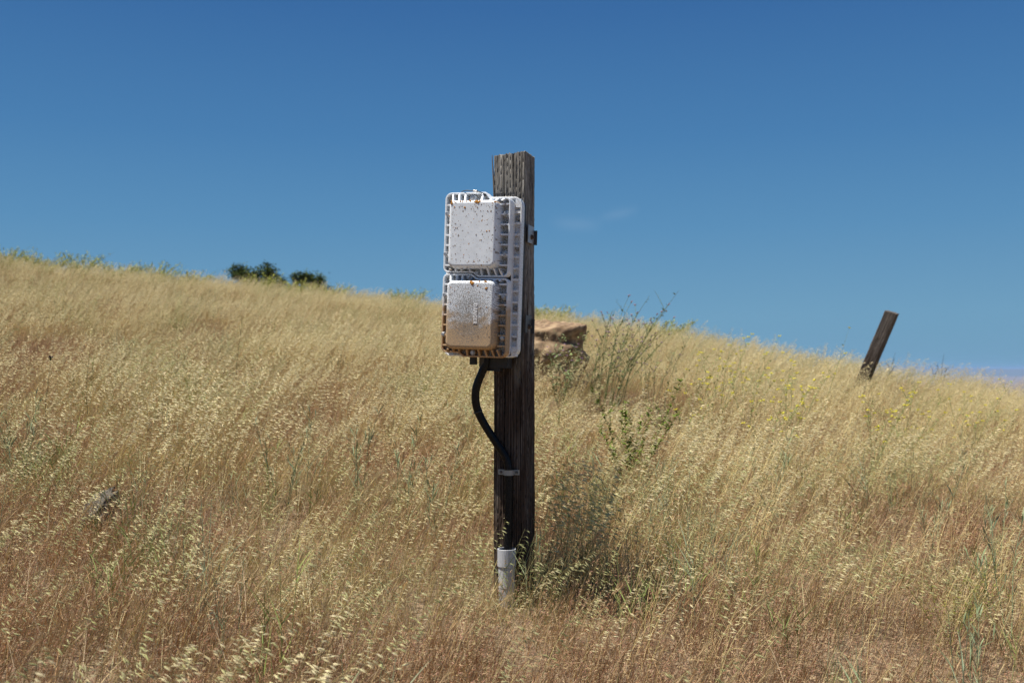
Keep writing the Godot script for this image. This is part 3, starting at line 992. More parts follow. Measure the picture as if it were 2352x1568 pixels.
func brome_tuft(k_: int) -> ArrayMesh:
	var so := Soup.new()
	var cols := [Color(0.53, 0.415, 0.195), Color(0.64, 0.52, 0.255), Color(0.71, 0.61, 0.33), Color(0.36, 0.265, 0.14), Color(0.58, 0.465, 0.265), Color(0.74, 0.66, 0.385)]
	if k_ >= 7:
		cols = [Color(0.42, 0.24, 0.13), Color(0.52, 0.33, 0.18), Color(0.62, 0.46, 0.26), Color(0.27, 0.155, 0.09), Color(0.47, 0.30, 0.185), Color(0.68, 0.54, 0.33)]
	for i in 58:
		var a := rng.randf() * TAU
		var r := sqrt(rng.randf()) * 0.15
		var b := Vector3(cos(a) * r, -0.01, sin(a) * r)
		var ln := rng.randf_range(0.09, 0.30)
		var az := rng.randf_range(-1.3, 1.3) if rng.randf() < 0.7 else rng.randf() * TAU
		var le := rng.randf_range(0.05, 0.45)
		var d := Vector3(cos(az) * le, 1.0, sin(az) * le).normalized()
		var c := vary(cols[rng.randi() % cols.size()], 0.25)
		if rng.randf() < 0.05:
			c = vary(Color(0.2, 0.22, 0.09), 0.2)
		var tip := so.blade(b, d, Vector3(cos(az), -0.3, sin(az)) * rng.randf_range(0.05, 0.9), ln, (rng.randf_range(0.0014, 0.0030) if rng.randf() < 0.8 else rng.randf_range(0.003, 0.0048)), 4, c)
		if rng.randf() < 0.34:
			# small drooping brome spikelets
			for q in rng.randi_range(2, 5):
				var sd := Vector3(rng.randf_range(0.1, 1.0), rng.randf_range(-0.2, 0.9), rng.randf_range(-0.6, 0.6)).normalized()
				so.spindle(tip - d * rng.randf_range(0.0, 0.05), sd, rng.randf_range(0.010, 0.018), 0.0013, vary(Color(0.40, 0.23, 0.15) if rng.randf() < 0.6 else Color(0.5, 0.38, 0.22), 0.2))
	# thatch lying on the soil
	for i in 22:
		var a := rng.randf() * TAU
		var b := Vector3(rng.randf_range(-0.15, 0.15), rng.randf_range(0.0, 0.05), rng.randf_range(-0.15, 0.15))
		so.blade(b, Vector3(cos(a), rng.randf_range(0.0, 0.5), sin(a)).normalized(), Vector3(0, -0.4, 0), rng.randf_range(0.08, 0.2), 0.0026, 3, vary(Color(0.42, 0.31, 0.18), 0.3))
	return so.mesh()

func foxtail_tuft(purple: float) -> ArrayMesh:
	var so := Soup.new()
	for i in 4:
		var a := rng.randf() * TAU
		var r := sqrt(rng.randf()) * 0.1
		var p := Vector3(cos(a) * r, -0.01, sin(a) * r)
		var ln := rng.randf_range(0.18, 0.33)
		var d := Vector3(rng.randf_range(0.1, 0.5), 1.0, rng.randf_range(-0.2, 0.2)).normalized()
		var e := p + d * ln
		so.stick(p, e, 0.0009, 0.0006, vary(Color(0.40, 0.29, 0.14), 0.2))
		var hd := (d + Vector3(0.5, 0, 0)).normalized()
		var hc := Color(0.58, 0.45, 0.24).lerp(Color(0.50, 0.33, 0.19), purple)
		var hl := rng.randf_range(0.045, 0.065)
		so.spindle(e, hd, hl, 0.0028, vary(hc, 0.15))
		for k in 46:
			var f := rng.randf()
			var o := e + hd * hl * f
			var sd := (hd + Vector3(rng.randf_range(-0.45, 0.45), rng.randf_range(-0.45, 0.45), rng.randf_range(-0.45, 0.45))).normalized()
			var side := sd.cross(Vector3(0.3, 0.2, 0.9)).normalized() * 0.00045
			so.t(o - side, o + side, o + sd * rng.randf_range(0.025, 0.05), vary(hc, 0.2))
	return so.mesh()

func green_tuft(kind: int) -> ArrayMesh:
	var so := Soup.new()
	for i in 7:
		var a := rng.randf() * TAU
		var r := sqrt(rng.randf()) * 0.07
		var p := Vector3(cos(a) * r, -0.01, sin(a) * r)
		var c := vary(Color(0.23, 0.275, 0.16) if kind == 0 else Color(0.20, 0.24, 0.08), 0.25)
		var d := Vector3(rng.randf_range(-0.2, 0.4), 1.0, rng.randf_range(-0.2, 0.2)).normalized()
		var ln := rng.randf_range(0.2, 0.42)
		var e := p + d * ln
		so.stick(p, e, 0.0016, 0.0008, c)
		for k in 3:
			var f := rng.randf_range(0.2, 0.9)
			var az := rng.randf() * TAU
			so.blade(p + d * ln * f, (d + Vector3(cos(az), 0, sin(az)) * 0.6).normalized(), Vector3(cos(az), -0.1, sin(az)) * 0.3, rng.randf_range(0.06, 0.14), 0.0038, 3, vary(c, 0.2))
	return so.mesh()

func field(called: String, label: String, category: String, part: String, meshes: Array, m: Material, spots: Array) -> void:
	var t := base(called, label, category)
	t.set_meta("kind", "stuff")
	for k in meshes.size():
		var mine := []
		for s in spots:
			if s[3] == k:
				mine.append(s)
		if mine.is_empty():
			continue
		var mm := MultiMesh.new()
		mm.transform_format = MultiMesh.TRANSFORM_3D
		mm.use_colors = true
		mm.mesh = meshes[k]
		mm.instance_count = mine.size()
		for i in mine.size():
			mm.set_instance_transform(i, Transform3D(Basis(Vector3.UP, mine[i][1]).scaled(Vector3.ONE * (mine[i][2] as float)), mine[i][0]))
			mm.set_instance_color(i, mine[i][4])
		var o := MultiMeshInstance3D.new()
		o.name = part
		o.multimesh = mm
		o.material_override = m
		o.set_meta("kind", "stuff")
		t.add_child(o, true)

func blocked(x: float, d: float) -> bool:
	# inside the post, pipe or stones
	var l := Basis(Vector3.UP, deg_to_rad(-YAW)) * (Vector3(x, 0, -d) - Vector3(POST.x, 0, POST.z))
	if absf(l.x) < 0.085 and l.z > -0.085 and l.z < 0.16:
		return true
	if Vector2(x - 0.36, d - 9.6).length() < 0.42:
		return true
	return Vector2(x + 1.87, d - 4.5).length() < 0.09

func make_grass() -> void:
	var oats := []
	var bromes := []
	var greens := []
	var fox := []
	var m := plant_mat(0.4)
	var om := []
	for k in 7:
		om.append(oat_tuft(0.0, 5))
	for k in 3:
		om.append(oat_tuft(0.55, 5, 0.3, 0.5))
	for k in 11:
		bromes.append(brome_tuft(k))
	for k in 4:
		greens.append(green_tuft(k % 2))
	for k in 4:
		fox.append(foxtail_tuft([0.0, 0.3, 0.7, 1.0][k]))
	# reddish brome stands: x, distance, half widths
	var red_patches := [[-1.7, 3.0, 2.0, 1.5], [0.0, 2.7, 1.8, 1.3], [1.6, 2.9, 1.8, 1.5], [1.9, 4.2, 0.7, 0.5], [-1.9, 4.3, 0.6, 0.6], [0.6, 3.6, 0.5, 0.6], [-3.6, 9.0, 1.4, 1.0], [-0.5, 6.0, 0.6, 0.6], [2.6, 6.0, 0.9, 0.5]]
	var s_oat := []
	var s_bro := []
	var s_gre := []
	var s_fox := []
	var bands := [[0.9, 3.2], [3.2, 7.0], [7.0, 14.0], [14.0, 36.0]]
	var dens_o := [18.0, 36.0, 48.0, 34.0]
	var dens_b := [62.0, 62.0, 44.0, 15.0]
	for bi in 4:
		var d0: float = bands[bi][0]
		var d1: float = bands[bi][1]
		for pass_ in 2:
			var dens: float = (dens_o if pass_ == 0 else dens_b)[bi]
			var cell := 1.0 / sqrt(dens)
			var d := d0
			while d < d1:
				var half := d * 0.60 + 1.3
				var x := -half
				while x < half:
					var px := x + rng.randf_range(0, cell)
					var pd := d + rng.randf_range(0, cell)
					x += cell
					if pd > crest(px) + 7.0 or blocked(px, pd):
						continue
					var red := n_red.get_noise_2d(px, pd)
					var gre := n_green.get_noise_2d(px, pd)
					var pal := n_pale.get_noise_2d(px, pd)
					var front := exp(-(px * px) / 0.05) * smoothstep(4.3, 4.0, pd) * smoothstep(2.9, 3.3, pd)
					if pass_ == 0:
						if rng.randf() < smoothstep(0.0, 0.4, red) * 0.7 + 0.35 * smoothstep(0.1, -0.35, pal):
							continue
						if rng.randf() < front * 0.55:
							continue
						var k := rng.randi() % 7
						if gre > 0.15 and rng.randf() < 0.4:
							k = 7 + rng.randi() % 3
						elif pd < 4.6 and rng.randf() < 0.36:
							k = 7 + rng.randi() % 3
						var tint := Color(1.0, 0.97, 0.90).lerp(Color(1.06, 1.05, 1.04), clampf(0.5 + pal, 0.0, 1.0)) * rng.randf_range(0.88, 1.1)
						s_oat.append([on(px, pd), rng.randf_range(-0.55, 0.55), rng.randf_range(0.75, 1.15) * (1.0 + 0.25 * pal) * (1.0 - 0.4 * front), k, tint])
					else:
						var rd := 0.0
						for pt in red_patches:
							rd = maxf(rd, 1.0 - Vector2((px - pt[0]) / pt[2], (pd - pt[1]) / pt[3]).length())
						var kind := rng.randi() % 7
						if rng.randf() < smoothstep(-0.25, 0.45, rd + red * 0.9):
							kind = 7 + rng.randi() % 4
						var tone := rng.randf_range(0.85, 1.12)
						var tint := Color(1, 1, 1).lerp(Color(1.06, 1.08, 1.04), clampf(pal * 1.2, 0.0, 1.0)) * tone
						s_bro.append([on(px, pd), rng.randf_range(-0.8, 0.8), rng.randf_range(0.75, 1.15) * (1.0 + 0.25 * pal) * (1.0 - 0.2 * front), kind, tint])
						if rng.randf() < 0.012 + 0.20 * smoothstep(0.08, 0.35, gre):
							s_gre.append([on(px, pd), rng.randf() * TAU, rng.randf_range(0.7, 1.2), rng.randi() % 4, Color.WHITE * rng.randf_range(0.8, 1.1)])
						if pd < 7.0 and rng.randf() < 0.05 + 0.10 * smoothstep(3.6, 2.2, pd):
							s_fox.append([on(px, pd), rng.randf_range(-0.6, 0.6), rng.randf_range(0.8, 1.2), rng.randi() % 4, Color.WHITE])
				d += cell
	print("oats ", s_oat.size(), " brome ", s_bro.size(), " green ", s_gre.size(), " fox ", s_fox.size())
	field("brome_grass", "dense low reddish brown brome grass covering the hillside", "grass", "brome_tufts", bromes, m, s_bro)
	field("wild_oats", "pale straw wild oats bending right in the wind over the hillside", "grass", "oat_tufts", om, m, s_oat)
	field("green_grass", "scattered blue green grass blades among the dry oats", "grass", "green_tufts", greens, m, s_gre)
	field("foxtail_grass", "bristly pinkish tan foxtail heads in the foreground grass", "grass", "foxtail_tufts", fox, m, s_fox)

# branching weed: stems, leaves and flowers as parts of one thing
func weed(called: String, label: String, category: String, x: float, d: float, o: Dictionary) -> Node3D:
	rng.seed = hash(label)
	var t := base(called, label, category, on(x, d), o.get("group", ""))
	var st := Soup.new()
	var lf := Soup.new()
	var fl := Soup.new()
	var h: float = o.h
	var stemc: Color = o.stem
	var leafc: Color = o.leaf
	var pm := plant_mat(0.3)
	for b in int(o.get("stems", 3)):
		var ns := int(o.get("stems", 3))
		var az := acos(clampf(1.0 - 2.0 * (b + rng.randf()) / ns, -1.0, 1.0)) * (1.0 if rng.randf() < 0.5 else -1.0)
		var sp: float = float(o.get("spread", 0.2)) * rng.randf_range(0.7, 1.05)
		var foot := Vector3(cos(az), 0, sin(az)) * float(o.get("foot", 0.02)) * rng.randf_range(0.3, 1.0)
		var hh := h * (1.0 if b == 0 else rng.randf_range(0.65, 0.97))
		var lean: float = o.get("lean", 0.1)
		var wob := rng.randf_range(0, TAU)
		var f := func(u: float) -> Vector3:
			return foot + Vector3(cos(az) * sp * pow(u, 1.3) + lean * h * u * u + sin(u * 7.0 + wob) * 0.012 * h, hh * u - 0.02, sin(az) * sp * pow(u, 1.3) + cos(u * 6.0 + wob) * 0.01 * h)
		var n := 9
		var rad: float = o.get("rad", 0.003)
		for k in n:
			var u0 := float(k) / n
			var u1 := float(k + 1) / n
			st.stick(f.call(u0), f.call(u1), rad * (1.0 - 0.7 * u0), rad * (1.0 - 0.7 * u1), vary(stemc, 0.08))
		var tips := [[f.call(1.0), (f.call(1.0) - f.call(0.9)).normalized()]]
		for k in int(o.get("twigs", 6)):
			var u := rng.randf_range(0.35, 0.92)
			var p: Vector3 = f.call(u)
			var a2 := rng.randf() * TAU
			var dd := Vector3(cos(a2) * 0.7 + lean, rng.randf_range(0.5, 1.2), sin(a2) * 0.7).normalized()
			var tl := h * rng.randf_range(0.08, 0.26) * (1.2 - 0.6 * u)
			var e := p + dd * tl
			st.stick(p, p + dd * tl * 0.5 + Vector3(0, tl * 0.03, 0), rad * 0.5, rad * 0.38, vary(stemc, 0.1))
			st.stick(p + dd * tl * 0.5 + Vector3(0, tl * 0.03, 0), e, rad * 0.38, rad * 0.22, vary(stemc, 0.1))
			tips.append([e, dd])
			for q in int(o.get("twig_leaves", 3)):
				leaf(lf, p.lerp(e, rng.randf_range(0.2, 1.0)), float(o.leafsize) * rng.randf_range(0.5, 0.9), leafc, float(o.get("wide", 0.24)), float(o.get("upright", 0.0)))
		for k in int(o.get("leaves", 14)):
			var u := rng.randf_range(float(o.get("leaf_from", 0.1)), 0.97)
			leaf(lf, f.call(u), float(o.leafsize) * rng.randf_range(0.6, 1.15), leafc, float(o.get("wide", 0.24)), float(o.get("upright", 0.0)))
		if o.has("flower"):
			for tp in tips:
				if rng.randf() < float(o.get("bloom", 0.7)):
					var fs: float = o.fsize
					for q in int(o.get("petals", 5)):
						var a3 := rng.randf() * TAU
						var dd := Vector3(cos(a3), rng.randf_range(-0.2, 0.9), sin(a3)).normalized()
						fl.spindle(tp[0] + dd * fs * 0.15, dd, fs * rng.randf_range(0.7, 1.1), fs * 0.26, vary(o.flower, 0.12))
					if o.has("bud"):
						st.spindle((tp[0] as Vector3) - (tp[1] as Vector3) * fs * 1.1, tp[1], fs * 1.5, fs * 0.42, vary(o.bud, 0.1))
	var so := put(st.mesh(), "stems", pm, t)
	if int(o.get("stems", 3)) > 1:
		so.set_meta("kind", "stuff")
	if lf.v.size():
		put(lf.mesh(), "leaves", pm, t).set_meta("kind", "stuff")
	if fl.v.size():
		put(fl.mesh(), "flowers", pm, t).set_meta("kind", "stuff")
	return t

func leaf(s: Soup, p: Vector3, l: float, c: Color, wide := 0.24, upright := 0.0) -> void:
	var a := rng.randf() * TAU
	var d := Vector3(cos(a), rng.randf_range(-0.2, 0.9) + upright, sin(a)).normalized()
	var side := d.cross(Vector3(rng.randf_range(-0.5, 0.5), 1.0, rng.randf_range(-0.5, 0.5))).normalized() * l * wide
	var col := vary(c, 0.25)
	var mid := p + d * l * 0.5 + Vector3(0, l * 0.08, 0)
	var e := p + d * l
	s.t(p, mid + side, mid - side, col)
	s.t(mid - side, mid + side, e, col)

func make_weeds() -> void:
	var green := Color(0.14, 0.18, 0.07)
	var grey_green := Color(0.23, 0.275, 0.155)
	var dark := Color(0.07, 0.09, 0.04)
	var yellow := Color(0.62, 0.56, 0.06)
	weed("thistle_bush", "tall branching thistle with small mauve heads beside the boulder", "thistle", 0.82, 8.6, {h = 1.10, stems = 18, spread = 0.26, foot = 0.16, lean = 0.26, twigs = 8, twig_leaves = 3, leaves = 13, leafsize = 0.036, stem = Color(0.17, 0.2, 0.09), leaf = Color(0.15, 0.19, 0.08), rad = 0.0042, flower = Color(0.32, 0.2, 0.3), fsize = 0.014, bloom = 0.5, petals = 4, bud = Color(0.16, 0.13, 0.06)})
	weed("thistle_bush", "low leafy thistle growing in front of the boulder", "thistle", 0.42, 8.5, {h = 0.78, stems = 6, spread = 0.2, lean = 0.1, twigs = 6, leaves = 24, leafsize = 0.05, stem = Color(0.19, 0.22, 0.11), leaf = Color(0.18, 0.22, 0.10), rad = 0.004, flower = Color(0.32, 0.2, 0.3), fsize = 0.014, bloom = 0.4, petals = 4})
	weed("thistle_bush", "small thistle sprig between the tall thistle and the mustard patch", "thistle", 1.2, 8.5, {h = 0.80, stems = 6, spread = 0.2, foot = 0.1, lean = 0.12, twigs = 6, leaves = 10, leafsize = 0.036, stem = Color(0.17, 0.2, 0.09), leaf = Color(0.15, 0.19, 0.08), rad = 0.0036, flower = Color(0.3, 0.19, 0.28), fsize = 0.013, bloom = 0.4, petals = 4})
	weed("dock_plant", "bright green leafy dock with spreading arms right of the post", "plant", 0.71, 5.9, {h = 0.78, stems = 9, spread = 0.36, lean = 0.04, twigs = 2, twig_leaves = 12, leaves = 120, leafsize = 0.030, leaf_from = 0.4, stem = Color(0.15, 0.18, 0.05), leaf = Color(0.13, 0.18, 0.035), rad = 0.0028})
	var must := [[1.32, 7.4, 0.86, "leftmost yellow mustard plant, beside the mauve thistle"], [1.62, 7.9, 0.94, "tall yellow mustard second from the thistle"], [1.93, 8.2, 0.90, "bushy yellow mustard in the middle of the mustard patch"], [2.12, 7.6, 0.84, "yellow mustard at the right end of the mustard patch"], [2.66, 8.6, 1.04, "single thin mustard stalk topped by one yellow flower"], [2.50, 6.9, 0.74, "low yellow mustard below the single mustard stalk"], [3.05, 7.7, 0.70, "small yellow mustard under the leaning post"], [3.62, 7.9, 0.78, "rightmost yellow mustard near the edge of the slope"], [1.75, 6.8, 0.74, "short yellow mustard in front of the mustard patch"]]
	for i in must.size():
		var a: Array = must[i]
		var single := i == 4
		weed("mustard_plant", a[3], "mustard", a[0], a[1], {h = a[2], stems = 1 if single else 5, spread = 0.28, lean = 0.16, twigs = 1 if single else 6, twig_leaves = 1, leaves = 4 if single else 9, leafsize = 0.03, stem = Color(0.19, 0.23, 0.08), leaf = Color(0.17, 0.22, 0.07), rad = 0.0024, flower = yellow, fsize = 0.017, bloom = 0.7, petals = 5, group = "yellow mustard plants"})
	var stems := [
		[-2.22, 8.0, 0.74, 0, "lone dark upright stalk far up the left slope"],
		[-2.85, 6.1, 0.56, 1, "dark thistle with one drooping purple head at far left"],
		[-2.68, 6.3, 0.62, 0, "dark straight stalk right of the drooping thistle head"],
		[-2.55, 5.1, 0.46, 2, "grey green weed clump at the left edge"],
		[-2.32, 4.7, 0.44, 2, "grey green weed nearer the left edge below the thistle"],
		[-1.42, 4.3, 0.46, 0, "dark green stalk right of the grey stone"],
		[-1.12, 4.9, 0.56, 2, "leftmost blue green weed between grey stone and post"],
		[-0.78, 5.0, 0.58, 2, "blue green weed with forked stems left of the post"],
		[-0.52, 4.85, 0.60, 2, "tallest blue green weed just left of the black cable"],
		[-0.36, 4.7, 0.50, 2, "blue green weed nearest to the black cable"],
		[1.45, 5.6, 0.56, 2, "forked blue green weed right of the leafy dock"],
		[2.12, 5.1, 0.54, 2, "blue green weed below the small mustard at right"],
		[2.45, 5.0, 0.50, 2, "blue green weed toward the right edge of the field"],
		[1.90, 3.85, 0.62, 2, "tall pale green weed at the right edge, foreground"],
		[1.55, 3.35, 0.36, 2, "short pale green weed at the lower right"],
		[-0.55, 2.75, 0.30, 0, "small dark green weed at the lower left foreground"]]
	for a in stems:
		var o := {h = a[2], stems = 3, spread = 0.16, lean = 0.05, twigs = 5, twig_leaves = 2, leaves = 10, leafsize = 0.075, wide = 0.045, upright = 1.6, stem = grey_green, leaf = grey_green, rad = 0.0026, group = "green weeds in the dry grass"}
		if a[3] < 2:
			o.merge({stems = 1, spread = 0.03, twigs = 4, leaves = 14, leafsize = 0.028, stem = dark, leaf = dark}, true)
		if a[3] == 1:
			o.merge({flower = Color(0.07, 0.045, 0.06), fsize = 0.021, petals = 8, bloom = 1.0, twigs = 0, bud = dark}, true)
		weed("weed", a[4], "weed", a[0], a[1], o)
	weed("low_bush", "low olive green bush with tiny leaves at the right edge", "bush", 1.72, 3.95, {h = 0.42, stems = 12, spread = 0.30, lean = 0.05, twigs = 8, twig_leaves = 6, leaves = 22, leafsize = 0.013, stem = Color(0.15, 0.14, 0.05), leaf = Color(0.17, 0.17, 0.04), rad = 0.0016})
	# tall shaded oat clump by the post; blade colours also darkened for its shade
	var t := base("oat_clump", "tall green oat clump in shade at the right of the timber post", "grass clump", on(0.22, 4.2))
	var so := Soup.new()
	for k in 40:
		var a := rng.randf() * TAU
		var r := sqrt(rng.randf()) * 0.15
		oat(so, Vector3(cos(a) * r, -0.01, sin(a) * r), rng.randf_range(0.34, 0.66), rng.randf_range(0.25, 0.75), rng.randi_range(9, 16), rng.randf_range(-0.1, 0.15), rng.randf_range(0.1, 0.55), rng.randf_range(-0.6, 0.6), 1.3)
	for k in 220:
		var a := rng.randf() * TAU
		var r := sqrt(rng.randf()) * 0.15
		so.blade(Vector3(cos(a) * r, -0.01, sin(a) * r), Vector3(rng.randf_range(-0.2, 0.35), 1.0, rng.randf_range(-0.2, 0.2)).normalized(), Vector3(rng.randf_range(-0.1, 0.5), -0.1, rng.randf_range(-0.2, 0.2)), rng.randf_range(0.15, 0.46), 0.0026, 4, vary(Color(0.15, 0.17, 0.08) if rng.randf() < 0.6 else Color(0.2, 0.14, 0.09), 0.3))
	put(so.mesh(), "oat_stalks", plant_mat(0.3), t).set_meta("kind", "stuff")
	var t2 := base("oat_clump", "short green oats growing in front of the plastic pipe", "grass clump", on(-0.02, 3.88))
	var so2 := Soup.new()
	for k in 30:
		oat(so2, Vector3(rng.randf_range(-0.26, 0.2), -0.01, rng.randf_range(-0.1, 0.08)), rng.randf_range(0.18, 0.40), rng.randf_range(0.3, 0.9), rng.randi_range(5, 9), rng.randf_range(-0.2, 0.2), rng.randf_range(0.2, 0.9), rng.randf_range(-0.6, 0.6))
	for k in 140:
		so2.blade(Vector3(rng.randf_range(-0.28, 0.22), -0.01, rng.randf_range(-0.1, 0.08)), Vector3(rng.randf_range(-0.3, 0.4), 1.0, rng.randf_range(-0.3, 0.3)).normalized(), Vector3(rng.randf_range(-0.3, 0.6), -0.2, rng.randf_range(-0.3, 0.3)), rng.randf_range(0.1, 0.27), 0.0024, 4, vary(Color(0.26, 0.27, 0.10) if rng.randf() < 0.5 else Color(0.5, 0.36, 0.2), 0.3))
	put(so2.mesh(), "oat_stalks", plant_mat(0.3), t2).set_meta("kind", "stuff")
	# shrubs along the skyline
	var rid := []
	var where := ["at the left end of the ridge", "second from the left on the ridge", "third from the left on the ridge", "fourth from the left on the ridge", "fifth from the left on the ridge", "sixth from the left on the ridge", "seventh from the left, last of the long row"]
	for i in 7:
		rid.append([-12.6 + i * 0.86, 23.0, [0.56, 0.6, 0.52, 0.62, 0.5, 0.58, 0.5][i], "yellow green bush " + where[i]])
	rid.append_array([[-6.0, 23.6, 0.6, "yellow green bush on the ridge below the wide oak"], [-5.1, 23.8, 0.56, "yellow green bush on the ridge between the two oaks"], [-4.4, 24.0, 0.5, "thin bush on the ridge below the smaller oak"], [-2.6, 24.0, 0.62, "lone green tuft on the ridge left of the white case"], [2.9, 19.0, 0.5, "green tuft on the skyline right of the thistle"], [0.8, 21.0, 0.5, "grey green tuft on the skyline just right of the post"]])
	for a in rid:
		weed("ridge_bush", a[3], "bush", a[0], a[1], {h = a[2] * 1.16, stems = 54, spread = 0.62, lean = 0.15, twigs = 4, twig_leaves = 4, leaves = 20, leafsize = 0.06, wide = 0.16, upright = 0.7, stem = Color(0.28, 0.30, 0.10), leaf = Color(0.30, 0.32, 0.08), rad = 0.004, group = "bushes along the ridge"})
	for a in [[5.35, 14.2, 0.62, "dark bare twig on the skyline right of the leaning post"], [6.0, 14.0, 0.72, "taller dark twigs at the skyline far right"]]:
		weed("dry_twigs", a[3], "weed", a[0], a[1], {h = a[2], stems = 4, spread = 0.12, lean = 0.0, twigs = 5, twig_leaves = 1, leaves = 3, leafsize = 0.03, stem = Color(0.08, 0.08, 0.06), leaf = Color(0.08, 0.09, 0.06), rad = 0.006})

func make_tree(label: String, x: float, d: float, top: float, lobes: Array, seed_: int) -> void:
	rng.seed = seed_
	var g := hill(x, d)
	var t := base("oak_tree", label, "tree", Vector3(x, g, -d), "oak trees behind the ridge")
	var bark := mat(lin(0.09, 0.075, 0.06), 0.95)
	var s := newst()
	var h := top - g
	tube(s, spline([Vector3(0, -0.3, 0), Vector3(0.1, h * 0.2, 0), Vector3(-0.05, h * 0.42, 0.1), Vector3(0.1, h * 0.62, 0)]), [0.36, 0.34, 0.32, 0.3, 0.29, 0.28, 0.27, 0.26, 0.25, 0.24, 0.23, 0.22, 0.2, 0.19, 0.17, 0.15, 0.13, 0.12, 0.1], 10)
	for l in lobes:
		var c: Vector3 = l[0]
		tube(s, spline([Vector3(0, h * 0.34, 0), Vector3(c.x * 0.4, h * 0.34 + (c.y - h * 0.34) * 0.55, c.z * 0.4), c]), [0.16, 0.15, 0.14, 0.13, 0.12, 0.11, 0.1, 0.09, 0.08, 0.07, 0.06, 0.05, 0.03], 7)
	finish(s, "trunk", bark, t)
	var so := Soup.new()
	for l in lobes:
		var c: Vector3 = l[0]
		var r: Vector3 = l[1]
		var clumps := []
		for k in 40:
			var q := Vector3(rng.randfn(), rng.randfn(), rng.randfn()).normalized() * pow(rng.randf(), 0.4)
			clumps.append(c + q * r)
		for cl in clumps:
			var cr := rng.randf_range(0.18, 0.4)
			var cc := vary(Color(0.065, 0.088, 0.028), 0.35)
			for k in 44:
				var q := Vector3(rng.randfn(), rng.randfn() * 0.8, rng.randfn()) * cr * 0.6
				leaf(so, (cl as Vector3) + q, rng.randf_range(0.10, 0.2), cc, 0.34)
	put(so.mesh(), "crown", plant_mat(0.25), t).set_meta("kind", "stuff")

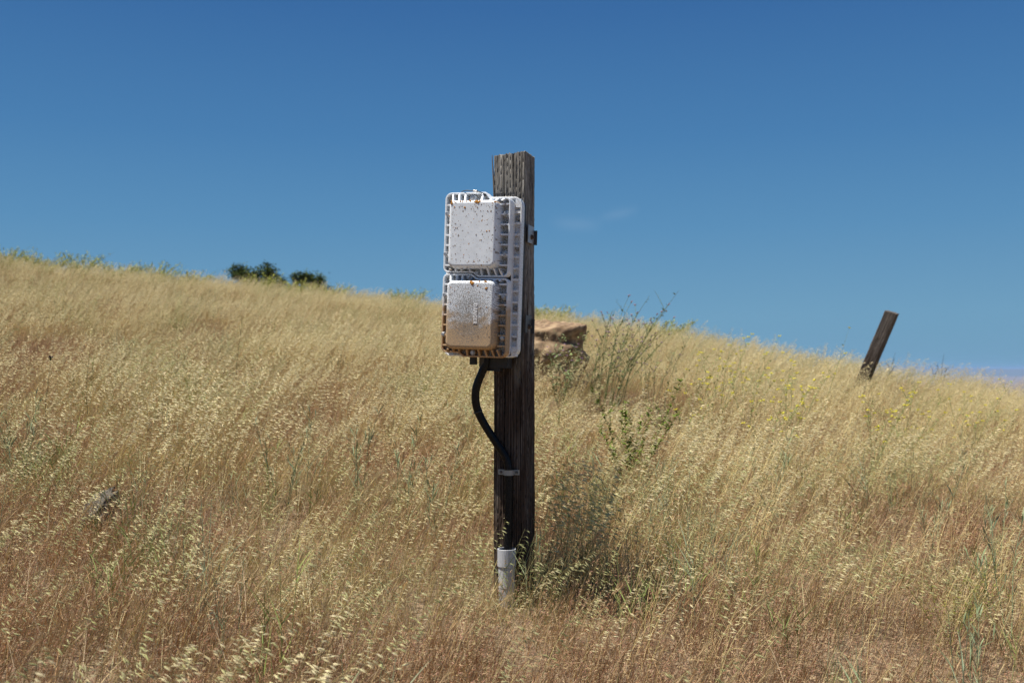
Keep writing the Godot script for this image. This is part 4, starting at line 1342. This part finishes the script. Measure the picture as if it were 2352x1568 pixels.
func _ready() -> void:
	rng.seed = 20240611
	n_ground = noise(2, 0.12, 3)
	n_red = noise(14, 0.55, 3)
	n_green = noise(15, 0.6, 3)
	n_pale = noise(16, 0.3, 3)
	# camera
	var cam := Camera3D.new()
	cam.name = "camera"
	add_child(cam)
	cam.position = Vector3(0, 1.6, 0)
	cam.rotation_degrees = Vector3(1.6, 0, 0)
	var ca := CameraAttributesPhysical.new()
	ca.frustum_focal_length = 35.01
	ca.frustum_focus_distance = 3.98
	ca.frustum_near = 0.05
	ca.frustum_far = 60000.0
	ca.exposure_aperture = 3.8
	cam.attributes = ca
	cam.current = true
	# sky
	var env := Environment.new()
	env.background_mode = Environment.BG_SKY
	env.tonemap_mode = Environment.TONE_MAPPER_LINEAR
	env.tonemap_exposure = 1.7
	env.sdfgi_enabled = true
	env.ssao_enabled = true
	env.ssil_enabled = true
	env.fog_enabled = true
	env.fog_density = 0.00004
	env.fog_light_color = Color(0.62, 0.76, 0.95)
	env.sky = Sky.new()
	env.sky.sky_material = make_sky()
	var we := WorldEnvironment.new()
	we.name = "world"
	we.environment = env
	add_child(we)
	# sun
	var sun := DirectionalLight3D.new()
	sun.name = "sun"
	add_child(sun)
	sun.look_at_from_position(SUN_TO * 10.0, Vector3.ZERO, Vector3.UP)
	sun.light_energy = 1.6
	sun.light_color = Color(1.0, 0.975, 0.93)
	sun.light_angular_distance = 0.53
	sun.shadow_enabled = true
	# setting, things, small growth
	make_ground()
	make_posts()
	make_case()
	make_cable()
	make_stones()
	make_tree("wide dark oak crown showing above the ridge at left", -18.0, 70.0, 7.1, [[Vector3(-1.35, 5.70, 0), Vector3(0.6, 0.55, 0.8)], [Vector3(-0.4, 5.50, 0.3), Vector3(0.75, 0.55, 0.9)], [Vector3(0.62, 5.72, -0.2), Vector3(0.7, 0.62, 0.8)], [Vector3(1.4, 4.95, 0.2), Vector3(0.8, 0.6, 0.8)], [Vector3(-0.3, 4.65, 0), Vector3(1.9, 0.8, 1.3)], [Vector3(-0.2, 3.2, 0), Vector3(1.9, 0.8, 1.3)]], 7)
	make_tree("smaller dark oak crown with a gap, right of the wide oak", -14.3, 70.0, 6.6, [[Vector3(-0.55, 5.75, 0), Vector3(0.7, 0.4, 0.7)], [Vector3(0.5, 5.45, 0.2), Vector3(0.65, 0.6, 0.7)], [Vector3(1.2, 4.55, 0), Vector3(0.55, 0.6, 0.7)], [Vector3(-0.9, 4.75, 0), Vector3(0.5, 0.5, 0.7)], [Vector3(0.1, 3.3, 0), Vector3(1.5, 0.6, 1.0)]], 8)
	rng.seed = 99
	make_grass()
	make_weeds()

func make_sky() -> PanoramaSkyMaterial:
	var w := 2048
	var h := 1024
	var im := Image.create(w, h, false, Image.FORMAT_RGBF)
	var k := 0.588
	# linear radiance by elevation in degrees
	var stops := [[0.0, Color(0.170, 0.345, 0.500)], [3.0, Color(0.160, 0.345, 0.515)], [8.0, Color(0.104, 0.275, 0.485)], [13.0, Color(0.068, 0.210, 0.435)], [20.0, Color(0.042, 0.145, 0.362)], [35.0, Color(0.028, 0.100, 0.280)], [90.0, Color(0.022, 0.080, 0.230)]]
	for y in h:
		var el := (0.5 - (y + 0.5) / h) * 180.0
		var c := Color(0.12, 0.10, 0.07)
		if el >= 0.0:
			for i in stops.size() - 1:
				if el >= stops[i][0] and el <= stops[i + 1][0]:
					var f: float = (el - stops[i][0]) / (stops[i + 1][0] - stops[i][0])
					c = (stops[i][1] as Color).lerp(stops[i + 1][1], f)
		im.fill_rect(Rect2i(0, y, w, 1), Color(c.r * k, c.g * k, c.b * k))
	# faint cirrus streaks right of the post
	for st in [[2.1, 5.3, 8.4, 8.2, 0.34], [4.9, 7.4, 8.6, 9.1, 0.24]]:
		for yy in range(440, 490):
			for xx in range(0, 70):
				var el := (0.5 - (yy + 0.5) / h) * 180.0
				var az := (xx + 0.5) / w * 360.0
				var f: float = (az - st[0]) / (st[1] - st[0])
				if f < 0.0 or f > 1.0:
					continue
				var mid: float = lerpf(st[2], st[3], f)
				var a := sin(f * PI) * exp(-pow((el - mid) / float(st[4]), 2.0)) * 0.05
				var c := im.get_pixel(xx, yy)
				im.set_pixel(xx, yy, c.lerp(Color(0.45, 0.5, 0.55), a))
	var m := PanoramaSkyMaterial.new()
	m.panorama = ImageTexture.create_from_image(im)
	return m
